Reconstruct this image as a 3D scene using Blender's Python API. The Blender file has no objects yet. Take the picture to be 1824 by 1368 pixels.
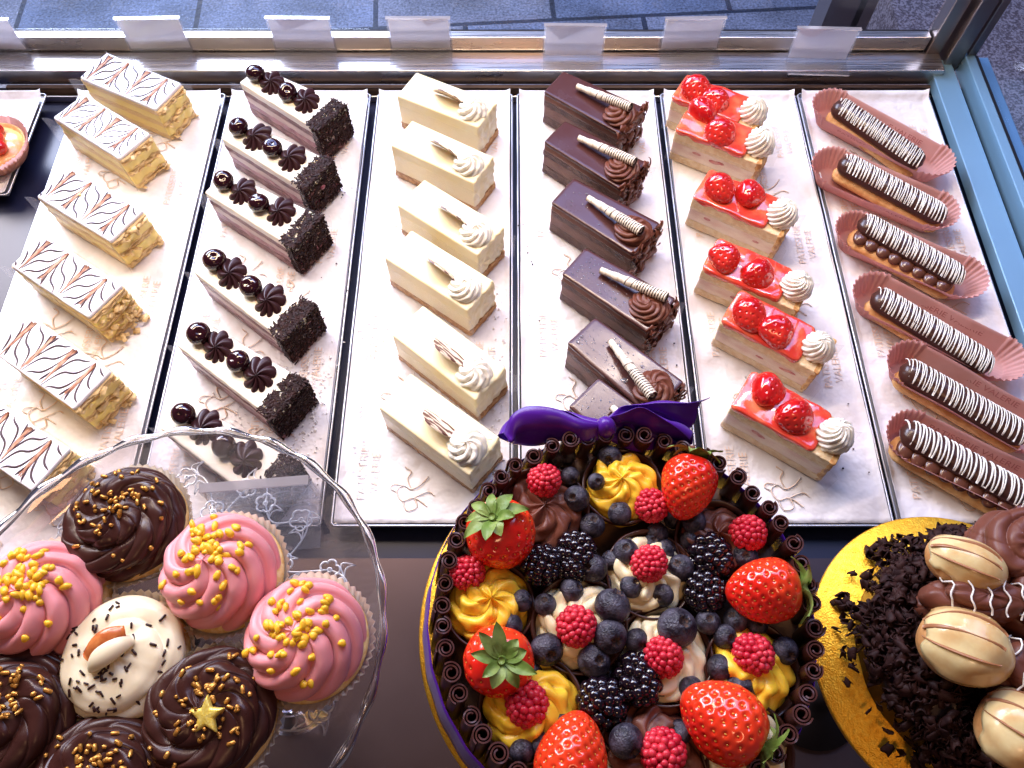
import bpy, math, random
import numpy as np
from mathutils import Vector, Matrix, noise, Quaternion
PI = math.pi
R = math.radians
SC = bpy.context.scene
COL = SC.collection

# ------------------------------------------------------------------ camera
CAM = Vector((0, 0, 0.77)); PITCH = 63.0
F_PX, W_PX, H_PX = 1368.0, 1824.0, 1368.0
cd = bpy.data.cameras.new('camera'); cam = bpy.data.objects.new('camera', cd); COL.objects.link(cam)
cam.location = CAM; cam.rotation_euler = (R(90 - PITCH), 0, 0)
cd.sensor_width = 36; cd.lens = 27.0; cd.clip_start = 0.01; cd.clip_end = 100
SC.camera = cam
# ------------------------------------------------------------------ world and lamps
w = bpy.data.worlds.new('World'); SC.world = w; w.use_nodes = True
bg = w.node_tree.nodes['Background']; bg.inputs[0].default_value = (0.52, 0.44, 0.56, 1); bg.inputs[1].default_value = 0.13
def area(name, loc, target, sx, sy, power, color, spread=180):
    l = bpy.data.lights.new(name, 'AREA'); l.shape = 'RECTANGLE'; l.size = sx; l.size_y = sy
    l.energy = power; l.color = color; l.spread = R(spread)
    o = bpy.data.objects.new(name, l); COL.objects.link(o); o.location = loc
    o.rotation_euler = (Vector(target) - Vector(loc)).to_track_quat('-Z', 'Y').to_euler()
    return o
area('case_strip_lamp', (-0.10, 0.80, 0.98), (-0.02, 0.52, 0), 1.3, 0.06, 6.6, (1.0, 0.77, 0.54), 110)
area('window_daylight', (-1.35, 1.65, 1.2), (-0.42, 0.72, 0), 1.1, 0.9, 13.5, (1.0, 0.92, 0.94), 78)
area('sky_through_window', (0.55, 1.75, 2.1), (0.30, 0.75, 0), 2.4, 1.0, 22, (0.46, 0.58, 1.0), 105)
area('shop_ceiling_lamp', (0.05, -0.55, 1.5), (0.05, 0.10, 0.3), 0.30, 0.20, 2.5, (1.0, 0.55, 0.28))
area('street_daylight_fill', (-1.5, 3.0, 1.6), (-1.0, 1.9, -.6), 1.6, 1.2, 95, (0.86, 0.88, 1.0), 140)  # extra outdoor lamp, added to brighten the pavement at left
SC.view_settings.view_transform = 'Standard'; SC.view_settings.look = 'None'
SC.view_settings.exposure = 0.08; SC.view_settings.gamma = 1.0
SC.render.engine = 'CYCLES'
SC.cycles.max_bounces = 10; SC.cycles.transparent_max_bounces = 24; SC.cycles.transmission_bounces = 8

_p = R(PITCH)
UPV = Vector((0, math.sin(_p), math.cos(_p))); FWV = Vector((0, math.cos(_p), -math.sin(_p)))
def P(u, v, z=0.0):
    """world point at height z under a place measured on the photograph"""
    d = Vector((1, 0, 0)) * ((u - 912) / F_PX) + UPV * ((684 - v) / F_PX) + FWV
    t = (z - CAM.z) / d.z
    return CAM + d * t

# ------------------------------------------------------------------ mesh helpers
class MB:
    def __init__(s): s.v = []; s.f = []; s.m = []; s.n = 0
    def add(s, verts, faces, mi=0):
        verts = np.asarray(verts, float).reshape(-1, 3)
        b = s.n; s.v.append(verts); s.n += len(verts)
        s.f.extend([tuple(i + b for i in f) for f in faces])
        if isinstance(mi, int): s.m.extend([mi] * len(faces))
        else: s.m.extend(mi)
        return s
    def data(s, name, mats, smooth=True):
        me = bpy.data.meshes.new(name)
        V = np.concatenate(s.v) if s.v else np.zeros((0, 3))
        me.from_pydata(V.tolist(), [], s.f)
        if not isinstance(mats, (list, tuple)): mats = [mats]
        for m in mats: me.materials.append(m)
        if len(mats) > 1: me.polygons.foreach_set('material_index', s.m)
        me.polygons.foreach_set('use_smooth', [smooth] * len(me.polygons))
        me.update(); return me
def link(name, data, parent=None, loc=(0, 0, 0), rot=None, scale=None):
    o = bpy.data.objects.new(name, data); COL.objects.link(o)
    o.location = loc
    if rot is not None:
        if isinstance(rot, Quaternion): o.rotation_euler = rot.to_euler()
        else: o.rotation_euler = rot
    if scale is not None: o.scale = scale if hasattr(scale, '__len__') else (scale,) * 3
    if parent: o.parent = parent
    return o
def obj(name, mb, mats, parent=None, smooth=True, loc=(0, 0, 0), rot=None, scale=None):
    return link(name, mb.data(name, mats, smooth), parent, loc, rot, scale)
def tag(o, label=None, cat=None, group=None, kind=None):
    if label: o['label'] = label
    if cat: o['category'] = cat
    if group: o['group'] = group
    if kind: o['kind'] = kind
    return o
def thing(name, label, cat, loc=(0, 0, 0), rz=0, group=None):
    o = bpy.data.objects.new(name, None); COL.objects.link(o); o.empty_display_size = 0.02
    o.location = loc; o.rotation_euler = (0, 0, rz)
    return tag(o, label, cat, group)
def nz(x, y, z, f=1.0, s=0.0): return noise.noise(Vector((x * f + s * 7.3, y * f - s * 3.1, z * f + s * 1.7)))
def box(mb, c, d, mi=0, M=None):
    x, y, z = c; a, b, e = d[0] / 2, d[1] / 2, d[2] / 2
    v = np.array([(x + i * a, y + j * b, z + k * e) for i in (-1, 1) for j in (-1, 1) for k in (-1, 1)])
    if M is not None: v = xf(v, M)
    return mb.add(v, [(0, 1, 3, 2), (4, 6, 7, 5), (0, 4, 5, 1), (2, 3, 7, 6), (0, 2, 6, 4), (1, 5, 7, 3)], mi)
def xf(v, M):
    M = np.array(M); return v @ M[:3, :3].T + M[:3, 3]
def grid_faces(nu, nv, wrap=False, off=0):
    f = []
    for i in range(nu - 1):
        for j in range(nv if wrap else nv - 1):
            k = (j + 1) % nv
            f.append((off + i * nv + j, off + i * nv + k, off + (i + 1) * nv + k, off + (i + 1) * nv + j))
    return f
def tube(mb, pts, r, n=8, mi=0, cap=True, closed=False, flat=1.0, up=None):
    pts = [Vector(p) for p in pts]; N = len(pts)
    rs = r if hasattr(r, '__len__') else [r] * N
    V = []; prev = None
    for i in range(N):
        if closed: t = (pts[(i + 1) % N] - pts[i - 1])
        else: t = pts[min(i + 1, N - 1)] - pts[max(i - 1, 0)]
        t = t.normalized() if t.length > 1e-9 else Vector((1, 0, 0))
        a = Vector(up) if up else (prev if prev else (Vector((0, 0, 1)) if abs(t.z) < .9 else Vector((1, 0, 0))))
        b = t.cross(a)
        if b.length < 1e-6: b = t.orthogonal()
        b.normalize(); a = b.cross(t).normalized(); prev = a
        for k in range(n):
            th = 2 * PI * k / n
            V.append(pts[i] + (b * math.cos(th) + a * math.sin(th) * flat) * rs[i])
    F = grid_faces(N, n, True)
    if closed: F += [((N - 1) * n + j, (N - 1) * n + (j + 1) % n, (j + 1) % n, j) for j in range(n)]
    elif cap:
        F.append(tuple(range(n))); F.append(tuple((N - 1) * n + j for j in reversed(range(n))))
    return mb.add([tuple(v) for v in V], F, mi)
def ico_unit(sub):
    import bmesh
    bm = bmesh.new(); bmesh.ops.create_icosphere(bm, subdivisions=sub, radius=1)
    v = np.array([tuple(x.co) for x in bm.verts]); f = [tuple(x.index for x in p.verts) for p in bm.faces]; bm.free()
    return v, f
ICO1, ICO2, ICO3, ICO4 = ico_unit(1), ico_unit(2), ico_unit(3), ico_unit(4)
def ball(mb, c, r, ico=ICO2, M=None, mi=0):
    v = ico[0] * (np.array(r) if hasattr(r, '__len__') else r)
    if M is not None: v = xf(v, M)
    return mb.add(v + np.array(c), ico[1], mi)
def lathe(mb, prof, n=48, fn=None, mi=0, closed=False):
    V = []
    for i, (r, z) in enumerate(prof):
        for j in range(n):
            th = 2 * PI * j / n; rr, zz = (r, z) if fn is None else fn(r, z, th, i)
            V.append((rr * math.cos(th), rr * math.sin(th), zz))
    F = [tuple(reversed(f)) for f in grid_faces(len(prof), n, True)]
    if closed:
        m = len(prof) - 1
        F += [(m * n + (j + 1) % n, m * n + j, j, (j + 1) % n) for j in range(n)]
    return mb.add(V, F, mi)
def perimeter(L, W, cr, step):
    pts = []
    hx, hy = L / 2 - cr, W / 2 - cr
    def seg(a, b):
        n = max(1, int(round((Vector(b) - Vector(a)).length / step)))
        for i in range(n): pts.append((a[0] + (b[0] - a[0]) * i / n, a[1] + (b[1] - a[1]) * i / n))
    def arc(cx, cy, a0):
        for i in range(3): t = a0 + PI / 2 * i / 3; pts.append((cx + cr * math.cos(t), cy + cr * math.sin(t)))
    seg((-hx, -L * 0 - W / 2), (hx, -W / 2)); arc(hx, -hy, -PI / 2)
    seg((L / 2, -hy), (L / 2, hy)); arc(hx, hy, 0)
    seg((hx, W / 2), (-hx, W / 2)); arc(-hx, hy, PI / 2)
    seg((-L / 2, hy), (-L / 2, -hy)); arc(-hx, -hy, PI)
    return np.array(pts)
def slab(mb, L, W, z0, z1, cr=0.002, bev=0.001, step=0.0016, disp=None, topdisp=None, cx=0, cy=0, mi=0, nl=None, rings=9):
    """rounded slab; disp(x,y,z,nx,ny) moves the side outward, topdisp(x,y) raises the top"""
    p = perimeter(L, W, cr, step); n = len(p)
    d = np.roll(p, -1, 0) - np.roll(p, 1, 0); nr = np.c_[d[:, 1], -d[:, 0]]; nr /= np.linalg.norm(nr, axis=1)[:, None] + 1e-9
    nl = nl or max(2, int((z1 - z0) / 0.0018) + 1)
    lev = [(0, z0 + (z1 - bev - z0) * i / (nl - 1)) for i in range(nl)] + [(bev * .3, z1 - bev * .3), (bev, z1)]
    V = [(0 + cx, 0 + cy, z0)]
    rows = 0
    for k, (ins, z) in enumerate(lev):
        for i in range(n):
            x, y = p[i]; nx, ny = nr[i]; o = disp(x, y, z, nx, ny) if disp else 0
            V.append((x + nx * (o - ins) + cx, y + ny * (o - ins) + cy, z + (topdisp(x, y) if topdisp and k >= nl - 1 else 0)))
        rows += 1
    last = np.array(V[-n:])
    hx = L / 2; hy = W / 2
    for k in range(1, rings):
        s = 1 - k / rings
        for i in range(n):
            x = (last[i, 0] - cx) * (1 - (1 - s) * 1) ; y = (last[i, 1] - cy) * s
            # shrink toward the long centre segment
            if hx > hy: x0 = max(-hx + hy, min(hx - hy, last[i, 0] - cx)); x = x0 + ((last[i, 0] - cx) - x0) * s
            else: y0 = max(-hy + hx, min(hy - hx, last[i, 1] - cy)); y = y0 + ((last[i, 1] - cy) - y0) * s; x = (last[i, 0] - cx) * s
            V.append((x + cx, y + cy, z1 + (topdisp(x, y) if topdisp else 0)))
        rows += 1
    F = grid_faces(rows, n, True, 1)
    F += [(0, 1 + (i + 1) % n, 1 + i) for i in range(n)]
    b = 1 + (rows - 1) * n
    # close the centre strip: pair the two sides of the last ring
    F.append(tuple(b + i for i in range(n)))
    return mb.add(V, F, mi)
def swirl(Rr, H, n=9, twist=1.6, depth=.004, nu=40, per=16, pw=.65, skew=1.0, a_r=.8, a_z=1.15, peak=.14, wob=.0, seed=0, coil=0, cdepth=0.0, flare=0.0, u0=-.25):
    """piped rosette / frosting: ridges follow the twist so every crease is a clean edge"""
    nt = n * per; mb = MB()
    u = np.linspace(0, 1, nu)[:, None]; th0 = np.linspace(0, 2 * PI, nt, endpoint=False)[None, :]
    th = th0 + twist * u
    a = u0 + (PI / 2 - u0) * u
    rho = Rr * np.maximum(np.cos(a), 0) ** a_r; z = H * np.sign(np.sin(a)) * np.abs(np.sin(a)) ** a_z
    c = (np.arange(nt) % per / per)[None, :] ** skew
    rid = np.sin(PI * c) ** pw - .6
    env = np.minimum(1, (1 - u) * 3.2) 
    d = depth * rid * env
    if coil:
        ph = (coil * u - th / (2 * PI)) % 1.0
        d = d + cdepth * (np.sin(PI * ph) ** .55 - .6) * np.minimum(1, (1 - u) * 4)
    if wob:
        w_ = np.array([[nz(math.cos(t), math.sin(t), uu * 2.5, 2.2, seed) for t in th[i]] for i, uu in enumerate(u[:, 0])]); d = d + wob * w_
    ca, sa = np.cos(a), np.sin(a)
    x = (rho + d * ca) * np.cos(th); y = (rho + d * ca) * np.sin(th)
    zz = z + d * sa + peak * H * np.exp(-(rho / (.16 * Rr)) ** 2)
    V = np.stack([x, y, zz + np.zeros_like(x)], -1).reshape(-1, 3)
    F = [tuple(reversed(f)) for f in grid_faces(nu, nt, True)]
    F.append(tuple(range(nt)))
    return mb.add(V, [tuple(reversed(f)) for f in F])

# ------------------------------------------------------------------ materials
def mat(name, col, rough=.5, spec=.5, metal=0, sss=0, sssr=(1, .5, .3), sssd=.004, col2=None, nscale=60, ndet=4, lo=.4, hi=.6,
        bump=0, bscale=200, bdist=.001, coat=0, trans=0, ior=1.45, sheen=0, rvar=0, aniso=None):
    m = bpy.data.materials.new(name); m.use_nodes = True; nt = m.node_tree; N = nt.nodes; Lk = nt.links
    b = N['Principled BSDF']; b.inputs['Base Color'].default_value = (*col, 1); b.inputs['Roughness'].default_value = rough
    b.inputs['Specular IOR Level'].default_value = spec; b.inputs['Metallic'].default_value = metal
    b.inputs['IOR'].default_value = ior
    if sss: b.inputs['Subsurface Weight'].default_value = sss; b.inputs['Subsurface Radius'].default_value = sssr; b.inputs['Subsurface Scale'].default_value = sssd
    if coat: b.inputs['Coat Weight'].default_value = coat; b.inputs['Coat Roughness'].default_value = .06
    if trans: b.inputs['Transmission Weight'].default_value = trans
    if sheen: b.inputs['Sheen Weight'].default_value = sheen
    tc = N.new('ShaderNodeTexCoord')
    if col2 or rvar:
        n = N.new('ShaderNodeTexNoise'); n.inputs['Scale'].default_value = nscale; n.inputs['Detail'].default_value = ndet
        Lk.new(tc.outputs['Object'], n.inputs['Vector'])
        if aniso:
            mp = N.new('ShaderNodeMapping'); mp.inputs['Scale'].default_value = aniso
            Lk.new(tc.outputs['Object'], mp.inputs['Vector']); Lk.new(mp.outputs[0], n.inputs['Vector'])
    if col2:
        r = N.new('ShaderNodeValToRGB'); r.color_ramp.elements[0].position = lo; r.color_ramp.elements[1].position = hi
        r.color_ramp.elements[0].color = (*col, 1); r.color_ramp.elements[1].color = (*col2, 1)
        Lk.new(n.outputs['Fac'], r.inputs[0]); Lk.new(r.outputs[0], b.inputs['Base Color'])
    if rvar:
        mr = N.new('ShaderNodeMapRange'); mr.inputs['To Min'].default_value = max(.02, rough - rvar); mr.inputs['To Max'].default_value = rough + rvar
        mr.inputs['From Min'].default_value = .3; mr.inputs['From Max'].default_value = .7
        Lk.new(n.outputs['Fac'], mr.inputs['Value']); Lk.new(mr.outputs[0], b.inputs['Roughness'])
    if bump:
        n2 = N.new('ShaderNodeTexNoise'); n2.inputs['Scale'].default_value = bscale; n2.inputs['Detail'].default_value = 3
        Lk.new(tc.outputs['Object'], n2.inputs['Vector'])
        if aniso:
            mp2 = N.new('ShaderNodeMapping'); mp2.inputs['Scale'].default_value = aniso
            Lk.new(tc.outputs['Object'], mp2.inputs['Vector']); Lk.new(mp2.outputs[0], n2.inputs['Vector'])
        bp = N.new('ShaderNodeBump'); bp.inputs['Strength'].default_value = bump; bp.inputs['Distance'].default_value = bdist
        Lk.new(n2.outputs['Fac'], bp.inputs['Height']); Lk.new(bp.outputs[0], b.inputs['Normal'])
    return m
def clear_mat(name, tint=(1, 1, 1), gloss=.08, rough=.03, milk=0.0, milkcol=(.9, .9, .95), fres=1.5):
    """thin clear sheet: see-through, a fresnel reflection and a little milkiness"""
    m = bpy.data.materials.new(name); m.use_nodes = True; nt = m.node_tree; N = nt.nodes; Lk = nt.links
    N.remove(N['Principled BSDF']); out = N['Material Output']
    t = N.new('ShaderNodeBsdfTransparent'); t.inputs[0].default_value = (*tint, 1)
    g = N.new('ShaderNodeBsdfGlossy'); g.inputs['Roughness'].default_value = rough
    d = N.new('ShaderNodeBsdfDiffuse'); d.inputs[0].default_value = (*milkcol, 1)
    tl = N.new('ShaderNodeBsdfTranslucent'); tl.inputs[0].default_value = (*milkcol, 1)
    dm = N.new('ShaderNodeMixShader'); dm.inputs[0].default_value = .5; Lk.new(d.outputs[0], dm.inputs[1]); Lk.new(tl.outputs[0], dm.inputs[2])
    m0 = N.new('ShaderNodeMixShader'); m0.inputs[0].default_value = milk; Lk.new(t.outputs[0], m0.inputs[1]); Lk.new(dm.outputs[0], m0.inputs[2])
    lw = N.new('ShaderNodeLayerWeight'); lw.inputs['Blend'].default_value = .5
    pw = N.new('ShaderNodeMath'); pw.operation = 'POWER'; pw.inputs[1].default_value = 4.5; Lk.new(lw.outputs['Facing'], pw.inputs[0])
    fr = N.new('ShaderNodeMath'); fr.operation = 'MULTIPLY_ADD'; fr.inputs[1].default_value = .6 * (fres - 1) / .5; fr.inputs[2].default_value = ((fres - 1) / (fres + 1)) ** 2; Lk.new(pw.outputs[0], fr.inputs[0])
    ad = N.new('ShaderNodeMath'); ad.operation = 'ADD'; ad.inputs[1].default_value = gloss; ad.use_clamp = True; Lk.new(fr.outputs[0], ad.inputs[0])
    m1 = N.new('ShaderNodeMixShader'); Lk.new(ad.outputs[0], m1.inputs[0]); Lk.new(m0.outputs[0], m1.inputs[1]); Lk.new(g.outputs[0], m1.inputs[2])
    Lk.new(m1.outputs[0], out.inputs[0]); return m
M = {}
M['film'] = clear_mat('acetate film', gloss=.0, rough=.14, milk=.12, milkcol=(.75, .7, .72), fres=1.25)
M['glass'] = clear_mat('window glass', tint=(.80, .86, .95), gloss=.0, rough=.01, fres=1.3)
M['acrylic'] = clear_mat('clear acrylic', tint=(.96, .97, .99), gloss=.04, rough=.04, milk=.05, milkcol=(.85, .85, .9))
M['acrylic_edge'] = clear_mat('acrylic edge', tint=(.9, .9, .92), gloss=.25, rough=.1, milk=.4, milkcol=(.9, .85, .85))
M['plate'] = clear_mat('pressed glass plate', tint=(.90, .88, .89), milk=.035, gloss=.05, rough=.03, fres=1.4)
M['rimglass'] = mat('glass rim', (1, .97, .97), .02, .5, trans=1, ior=1.45)
M['emboss'] = clear_mat('pressed glass relief', tint=(.85, .85, .88), gloss=.30, rough=.3, milk=.62)
M['paper'] = mat('greaseproof paper', (.73, .68, .68), .5, .3, col2=(.80, .77, .78), nscale=20, ndet=7, lo=.30, hi=.55, bump=1, bscale=30, bdist=.006)
M['print'] = mat('pale orange print', (.80, .54, .38), .6, .2, col2=(.78, .70, .64), nscale=120, lo=.35, hi=.65)
M['steel'] = mat('brushed steel', (.70, .66, .64), .30, .5, 1, bump=.05, bscale=90, aniso=(.3, 20, 1), bdist=.0003, rvar=.08, nscale=30)
M['traysteel'] = mat('tray steel', (.58, .58, .62), .5, .5, 1, rvar=.08, nscale=40)
M['darksteel'] = mat('dark brushed steel', (.085, .060, .062), .38, .5, 1, rvar=.05, nscale=5, bump=.04, bscale=300, bdist=.0003)
M['bluesteel'] = mat('satin aluminium', (.20, .36, .50), .42, .5, .35, rvar=.08, nscale=12)
M['frame'] = mat('bronze anodised frame', (.34, .28, .26), .34, .5, 1, rvar=.08, nscale=15)
M['gasket'] = mat('black rubber gasket', (.012, .010, .012), .5, .3)
M['dark'] = mat('dark shelf base', (.012, .014, .040), .35, .4)
M['wood'] = mat('brown strip', (.10, .06, .045), .5, .4, col2=(.05, .03, .025), nscale=20, aniso=(1, 12, 12))
M['card'] = mat('white card', (.86, .82, .83), .6, .3, col2=(.88, .85, .86), nscale=30)
M['sponge'] = mat('pale sponge', (.76, .56, .32), .85, .2, col2=(.84, .68, .45), nscale=180, bump=1, bscale=420, bdist=.0014, sss=.1)
M['sponge_edge'] = mat('toasted almond sponge', (.45, .21, .07), .7, .3, col2=(.72, .45, .18), nscale=140, bump=1, bscale=320, bdist=.0016)
M['cream'] = mat('whipped cream', (.86, .79, .64), .42, .4, sss=.25, sssr=(1, .8, .5), sssd=.003, bump=.12, bscale=500, bdist=.0005)
M['whitecream'] = mat('white cream', (.88, .84, .74), .4, .45, sss=.25, sssr=(1, .8, .6), sssd=.003, bump=.25, bscale=420, bdist=.0006)
M['cheese'] = mat('vanilla cheesecake', (.87, .74, .44), .38, .45, sss=.3, sssr=(1, .75, .35), sssd=.004, col2=(.89, .80, .57), nscale=18, bump=.06, bscale=120)
M['cheese_cut'] = mat('cut cheesecake', (.84, .68, .36), .55, .35, sss=.3, sssr=(1, .75, .35), sssd=.004, bump=.8, bscale=160, bdist=.0015)
M['biscuit'] = mat('biscuit base', (.42, .21, .09), .85, .2, col2=(.60, .36, .18), nscale=230, bump=1, bscale=380, bdist=.0015)
M['pastry'] = mat('puff pastry', (.78, .55, .26), .75, .35, col2=(.82, .60, .30), nscale=120, aniso=(1, 1, 5), bump=1, bscale=160, bdist=.0014)
M['custard'] = mat('custard', (.90, .71, .24), .5, .5, sss=.25, sssr=(1, .7, .2), sssd=.004, col2=(.88, .70, .24), nscale=90, bump=.5, bscale=140, bdist=.0012)
M['icing'] = mat('white fondant', (.82, .80, .83), .26, .5, sss=.1, bump=.12, bscale=60, bdist=.001)
M['iceline'] = mat('dark chocolate line', (.055, .022, .030), .4, .4)
M['icestreak'] = mat('chocolate streak', (.36, .13, .07), .5, .3, col2=(.60, .36, .24), nscale=200, aniso=(3, .6, 1))
M['choc'] = mat('dark chocolate', (.040, .014, .011), .30, .5, bump=.15, bscale=180, bdist=.0006)
M['flake'] = mat('chocolate vermicelli', (.018, .006, .006), .6, .2, col2=(.035, .012, .010), nscale=150)
M['darkstar'] = mat('piped dark ganache', (.034, .010, .012), .36, .4)
M['cherry'] = mat('black cherry', (.022, .003, .006), .10, .6, coat=.6, bump=.1, bscale=90)
M['bcsponge'] = mat('chocolate cherry sponge', (.16, .06, .065), .8, .3, col2=(.30, .15, .15), nscale=90, aniso=(1, 1, 3), bump=1, bscale=260, bdist=.0014)
M['bccream'] = mat('cherry cream', (.52, .36, .33), .5, .4, col2=(.66, .52, .44), nscale=60, aniso=(.6, .6, 2), bump=.5, bscale=120)
M['bccherry'] = mat('cherry filling', (.22, .035, .07), .35, .5, col2=(.40, .16, .18), nscale=75, bump=.6, bscale=90)
M['glaze'] = mat('chocolate mirror glaze', (.072, .025, .023), .24, .5, coat=.08, rvar=.05, nscale=50, bump=.10, bscale=35, bdist=.001)
M['mousse'] = mat('chocolate mousse', (.125, .046, .030), .6, .25, col2=(.19, .08, .052), nscale=45, aniso=(.7, .7, 2), bump=.5, bscale=150, bdist=.001)
M['chsponge'] = mat('chocolate sponge', (.065, .024, .018), .8, .3, col2=(.11, .045, .03), nscale=140, bump=1, bscale=330, bdist=.0018)
M['chocrose'] = mat('chocolate buttercream', (.150, .046, .026), .42, .4, bump=.15, bscale=140)
M['cigar_white'] = mat('white chocolate', (.82, .72, .58), .35, .5)
M['shard'] = mat('marbled chocolate shard', (.80, .66, .50), .35, .5, col2=(.13, .05, .04), nscale=110, ndet=1, aniso=(.5, 3, 3), lo=.50, hi=.54)
M['redglaze'] = mat('red fruit glaze', (.66, .05, .03), .10, .6, sss=.3, sssr=(1, .2, .1), sssd=.005, col2=(.80, .20, .09), nscale=28, coat=.6, bump=.25, bscale=60, bdist=.0015)
M['stberry'] = mat('glazed strawberry', (.50, .006, .008), .12, .6, coat=.9, col2=(.70, .03, .02), nscale=40, bump=.3, bscale=150, bdist=.001)
M['stcream'] = mat('strawberry cream', (.84, .70, .56), .5, .4, sss=.2, col2=(.72, .50, .40), nscale=45, aniso=(.7, .7, 2), bump=.3, bscale=120)
M['stpiece'] = mat('strawberry piece', (.48, .10, .10), .45, .4, col2=(.62, .28, .24), nscale=120)
M['eclair_choc'] = mat('eclair chocolate', (.055, .020, .014), .28, .5, bump=.15, bscale=70, bdist=.001)
M['eclair_cream'] = mat('eclair ganache', (.11, .038, .022), .22, .6, bump=.1, bscale=90)
M['choux'] = mat('choux pastry', (.58, .27, .09), .55, .35, col2=(.72, .42, .17), nscale=70, bump=.8, bscale=120, bdist=.002)
M['whiteline'] = mat('white chocolate line', (.84, .80, .72), .35, .5)
M['pinkpaper'] = mat('pink paper case', (.72, .38, .34), .6, .3, sss=.0, col2=(.78, .46, .43), nscale=20)
M['pinkprint'] = mat('case print', (.48, .17, .16), .6, .2)
M['case'] = mat('white cupcake case', (.86, .79, .68), .6, .3)
M['pink'] = mat('pink buttercream', (.80, .31, .32), .40, .45, sss=.25, sssr=(1, .4, .35), sssd=.004)
M['chfrost'] = mat('chocolate frosting', (.046, .014, .010), .33, .35, bump=.35, bscale=130, bdist=.001, rvar=.08, nscale=60)
M['whfrost'] = mat('ivory frosting', (.84, .73, .50), .34, .45, sss=.3, sssr=(1, .8, .5), sssd=.004)
M['cakecrumb'] = mat('yellow cake', (.74, .48, .17), .8, .2, col2=(.84, .64, .32), nscale=240, bump=1, bscale=300, bdist=.001)
M['ysprinkle'] = mat('yellow sugar nugget', (.90, .46, .02), .35, .5, sss=.2, sssr=(1, .6, .1), sssd=.003, col2=(.92, .60, .05), nscale=250)
M['gsprinkle'] = mat('gold sprinkle', (.52, .23, .04), .36, .6, .6, bump=.6, bscale=700, bdist=.0004, col2=(.66, .34, .07), nscale=300)
M['dsprinkle'] = mat('dark strand', (.035, .010, .008), .35, .5)
M['star'] = mat('gold sugar star', (.88, .62, .08), .35, .5, .35, bump=.7, bscale=900, bdist=.0003, col2=(.92, .72, .18), nscale=700)
M['jam'] = mat('caramel jam', (.50, .12, .03), .22, .6, col2=(.66, .22, .06), nscale=120, bump=.4, bscale=150)
M['gold'] = mat('embossed gold foil', (.80, .37, .02), .40, .5, .8, bump=.8, bscale=900, bdist=.0006, col2=(.88, .52, .05), nscale=300, lo=.3, hi=.7)
M['ribbon'] = mat('purple satin ribbon', (.085, .006, .30), .34, .5, sheen=.08, bump=.12, bscale=900, bdist=.0003, rvar=.05, nscale=12)
M['roll'] = mat('chocolate roll', (.050, .015, .013), .33, .45, col2=(.085, .028, .022), nscale=40, aniso=(1, 1, .3), bump=.2, bscale=90, bdist=.0008)
M['cup'] = mat('chocolate cup', (.055, .017, .010), .32, .5, bump=.25, bscale=80, bdist=.001)
M['ycream'] = mat('yellow cream', (.90, .55, .04), .34, .45, sss=.3, sssr=(1, .6, .15), sssd=.004, bump=.1, bscale=70)
M['wcream'] = mat('ivory cream', (.86, .72, .44), .38, .45, sss=.3, sssr=(1, .75, .45), sssd=.004, bump=.1, bscale=70)
M['blue'] = mat('blueberry skin', (.010, .007, .014), .38, .45, col2=(.095, .085, .115), nscale=1.6, lo=.36, hi=.74, ndet=6, bump=.25, bscale=7, bdist=.03)
M['bluein'] = mat('blueberry crown', (.010, .007, .010), .6, .3, col2=(.09, .045, .03), nscale=6)
M['rasp'] = mat('raspberry', (.50, .008, .028), .38, .5, sss=.2, sssr=(1, .15, .1), sssd=.003, col2=(.64, .03, .05), nscale=90)
M['black'] = mat('blackberry', (.008, .003, .007), .10, .6, coat=.5)
M['straw'] = mat('fresh strawberry', (.72, .016, .008), .16, .6, coat=.4, sss=.15, sssr=(1, .12, .05), sssd=.004, col2=(.80, .05, .012), nscale=35)
M['seed'] = mat('strawberry seed', (.72, .34, .05), .4, .5)
M['leaf'] = mat('strawberry leaf', (.13, .22, .035), .45, .4, col2=(.24, .32, .08), nscale=120, bump=.5, bscale=160, bdist=.001)
M['cakefill'] = mat('cake filling', (.24, .13, .065), .5, .4, col2=(.10, .04, .022), nscale=55, bump=.4, bscale=80)  # tan cream mottled with dark chocolate
M['whglaze'] = mat('white chocolate coating', (.80, .62, .30), .26, .5, sss=.2, sssr=(1, .8, .4), sssd=.004, col2=(.66, .38, .14), nscale=40, bump=.2, bscale=60, coat=.3)
M['tartcustard'] = mat('tart custard', (.86, .52, .16), .2, .6, sss=.2, col2=(.80, .34, .14), nscale=45)
M['tanstreak'] = mat('thin chocolate streak', (.36, .15, .06), .35, .5)
M['sugar'] = mat('sugar crumbs', (.85, .82, .80), .5, .5)
M['water'] = mat('glass beads of water', (.9, .9, 1), .04, .6, trans=.9, ior=1.33)
def thin(m, amount):
    nt = m.node_tree; N = nt.nodes; Lk = nt.links; b = N['Principled BSDF']; out = N['Material Output']
    tl = N.new('ShaderNodeBsdfTranslucent'); mx = N.new('ShaderNodeMixShader'); mx.inputs[0].default_value = amount
    if b.inputs['Base Color'].is_linked: Lk.new(b.inputs['Base Color'].links[0].from_socket, tl.inputs[0])
    else: tl.inputs[0].default_value = b.inputs['Base Color'].default_value
    Lk.new(b.outputs[0], mx.inputs[1]); Lk.new(tl.outputs[0], mx.inputs[2]); Lk.new(mx.outputs[0], out.inputs[0])
thin(M['card'], .45); thin(M['pinkpaper'], .45); thin(M['case'], .4); thin(M['ribbon'], .12)
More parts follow.
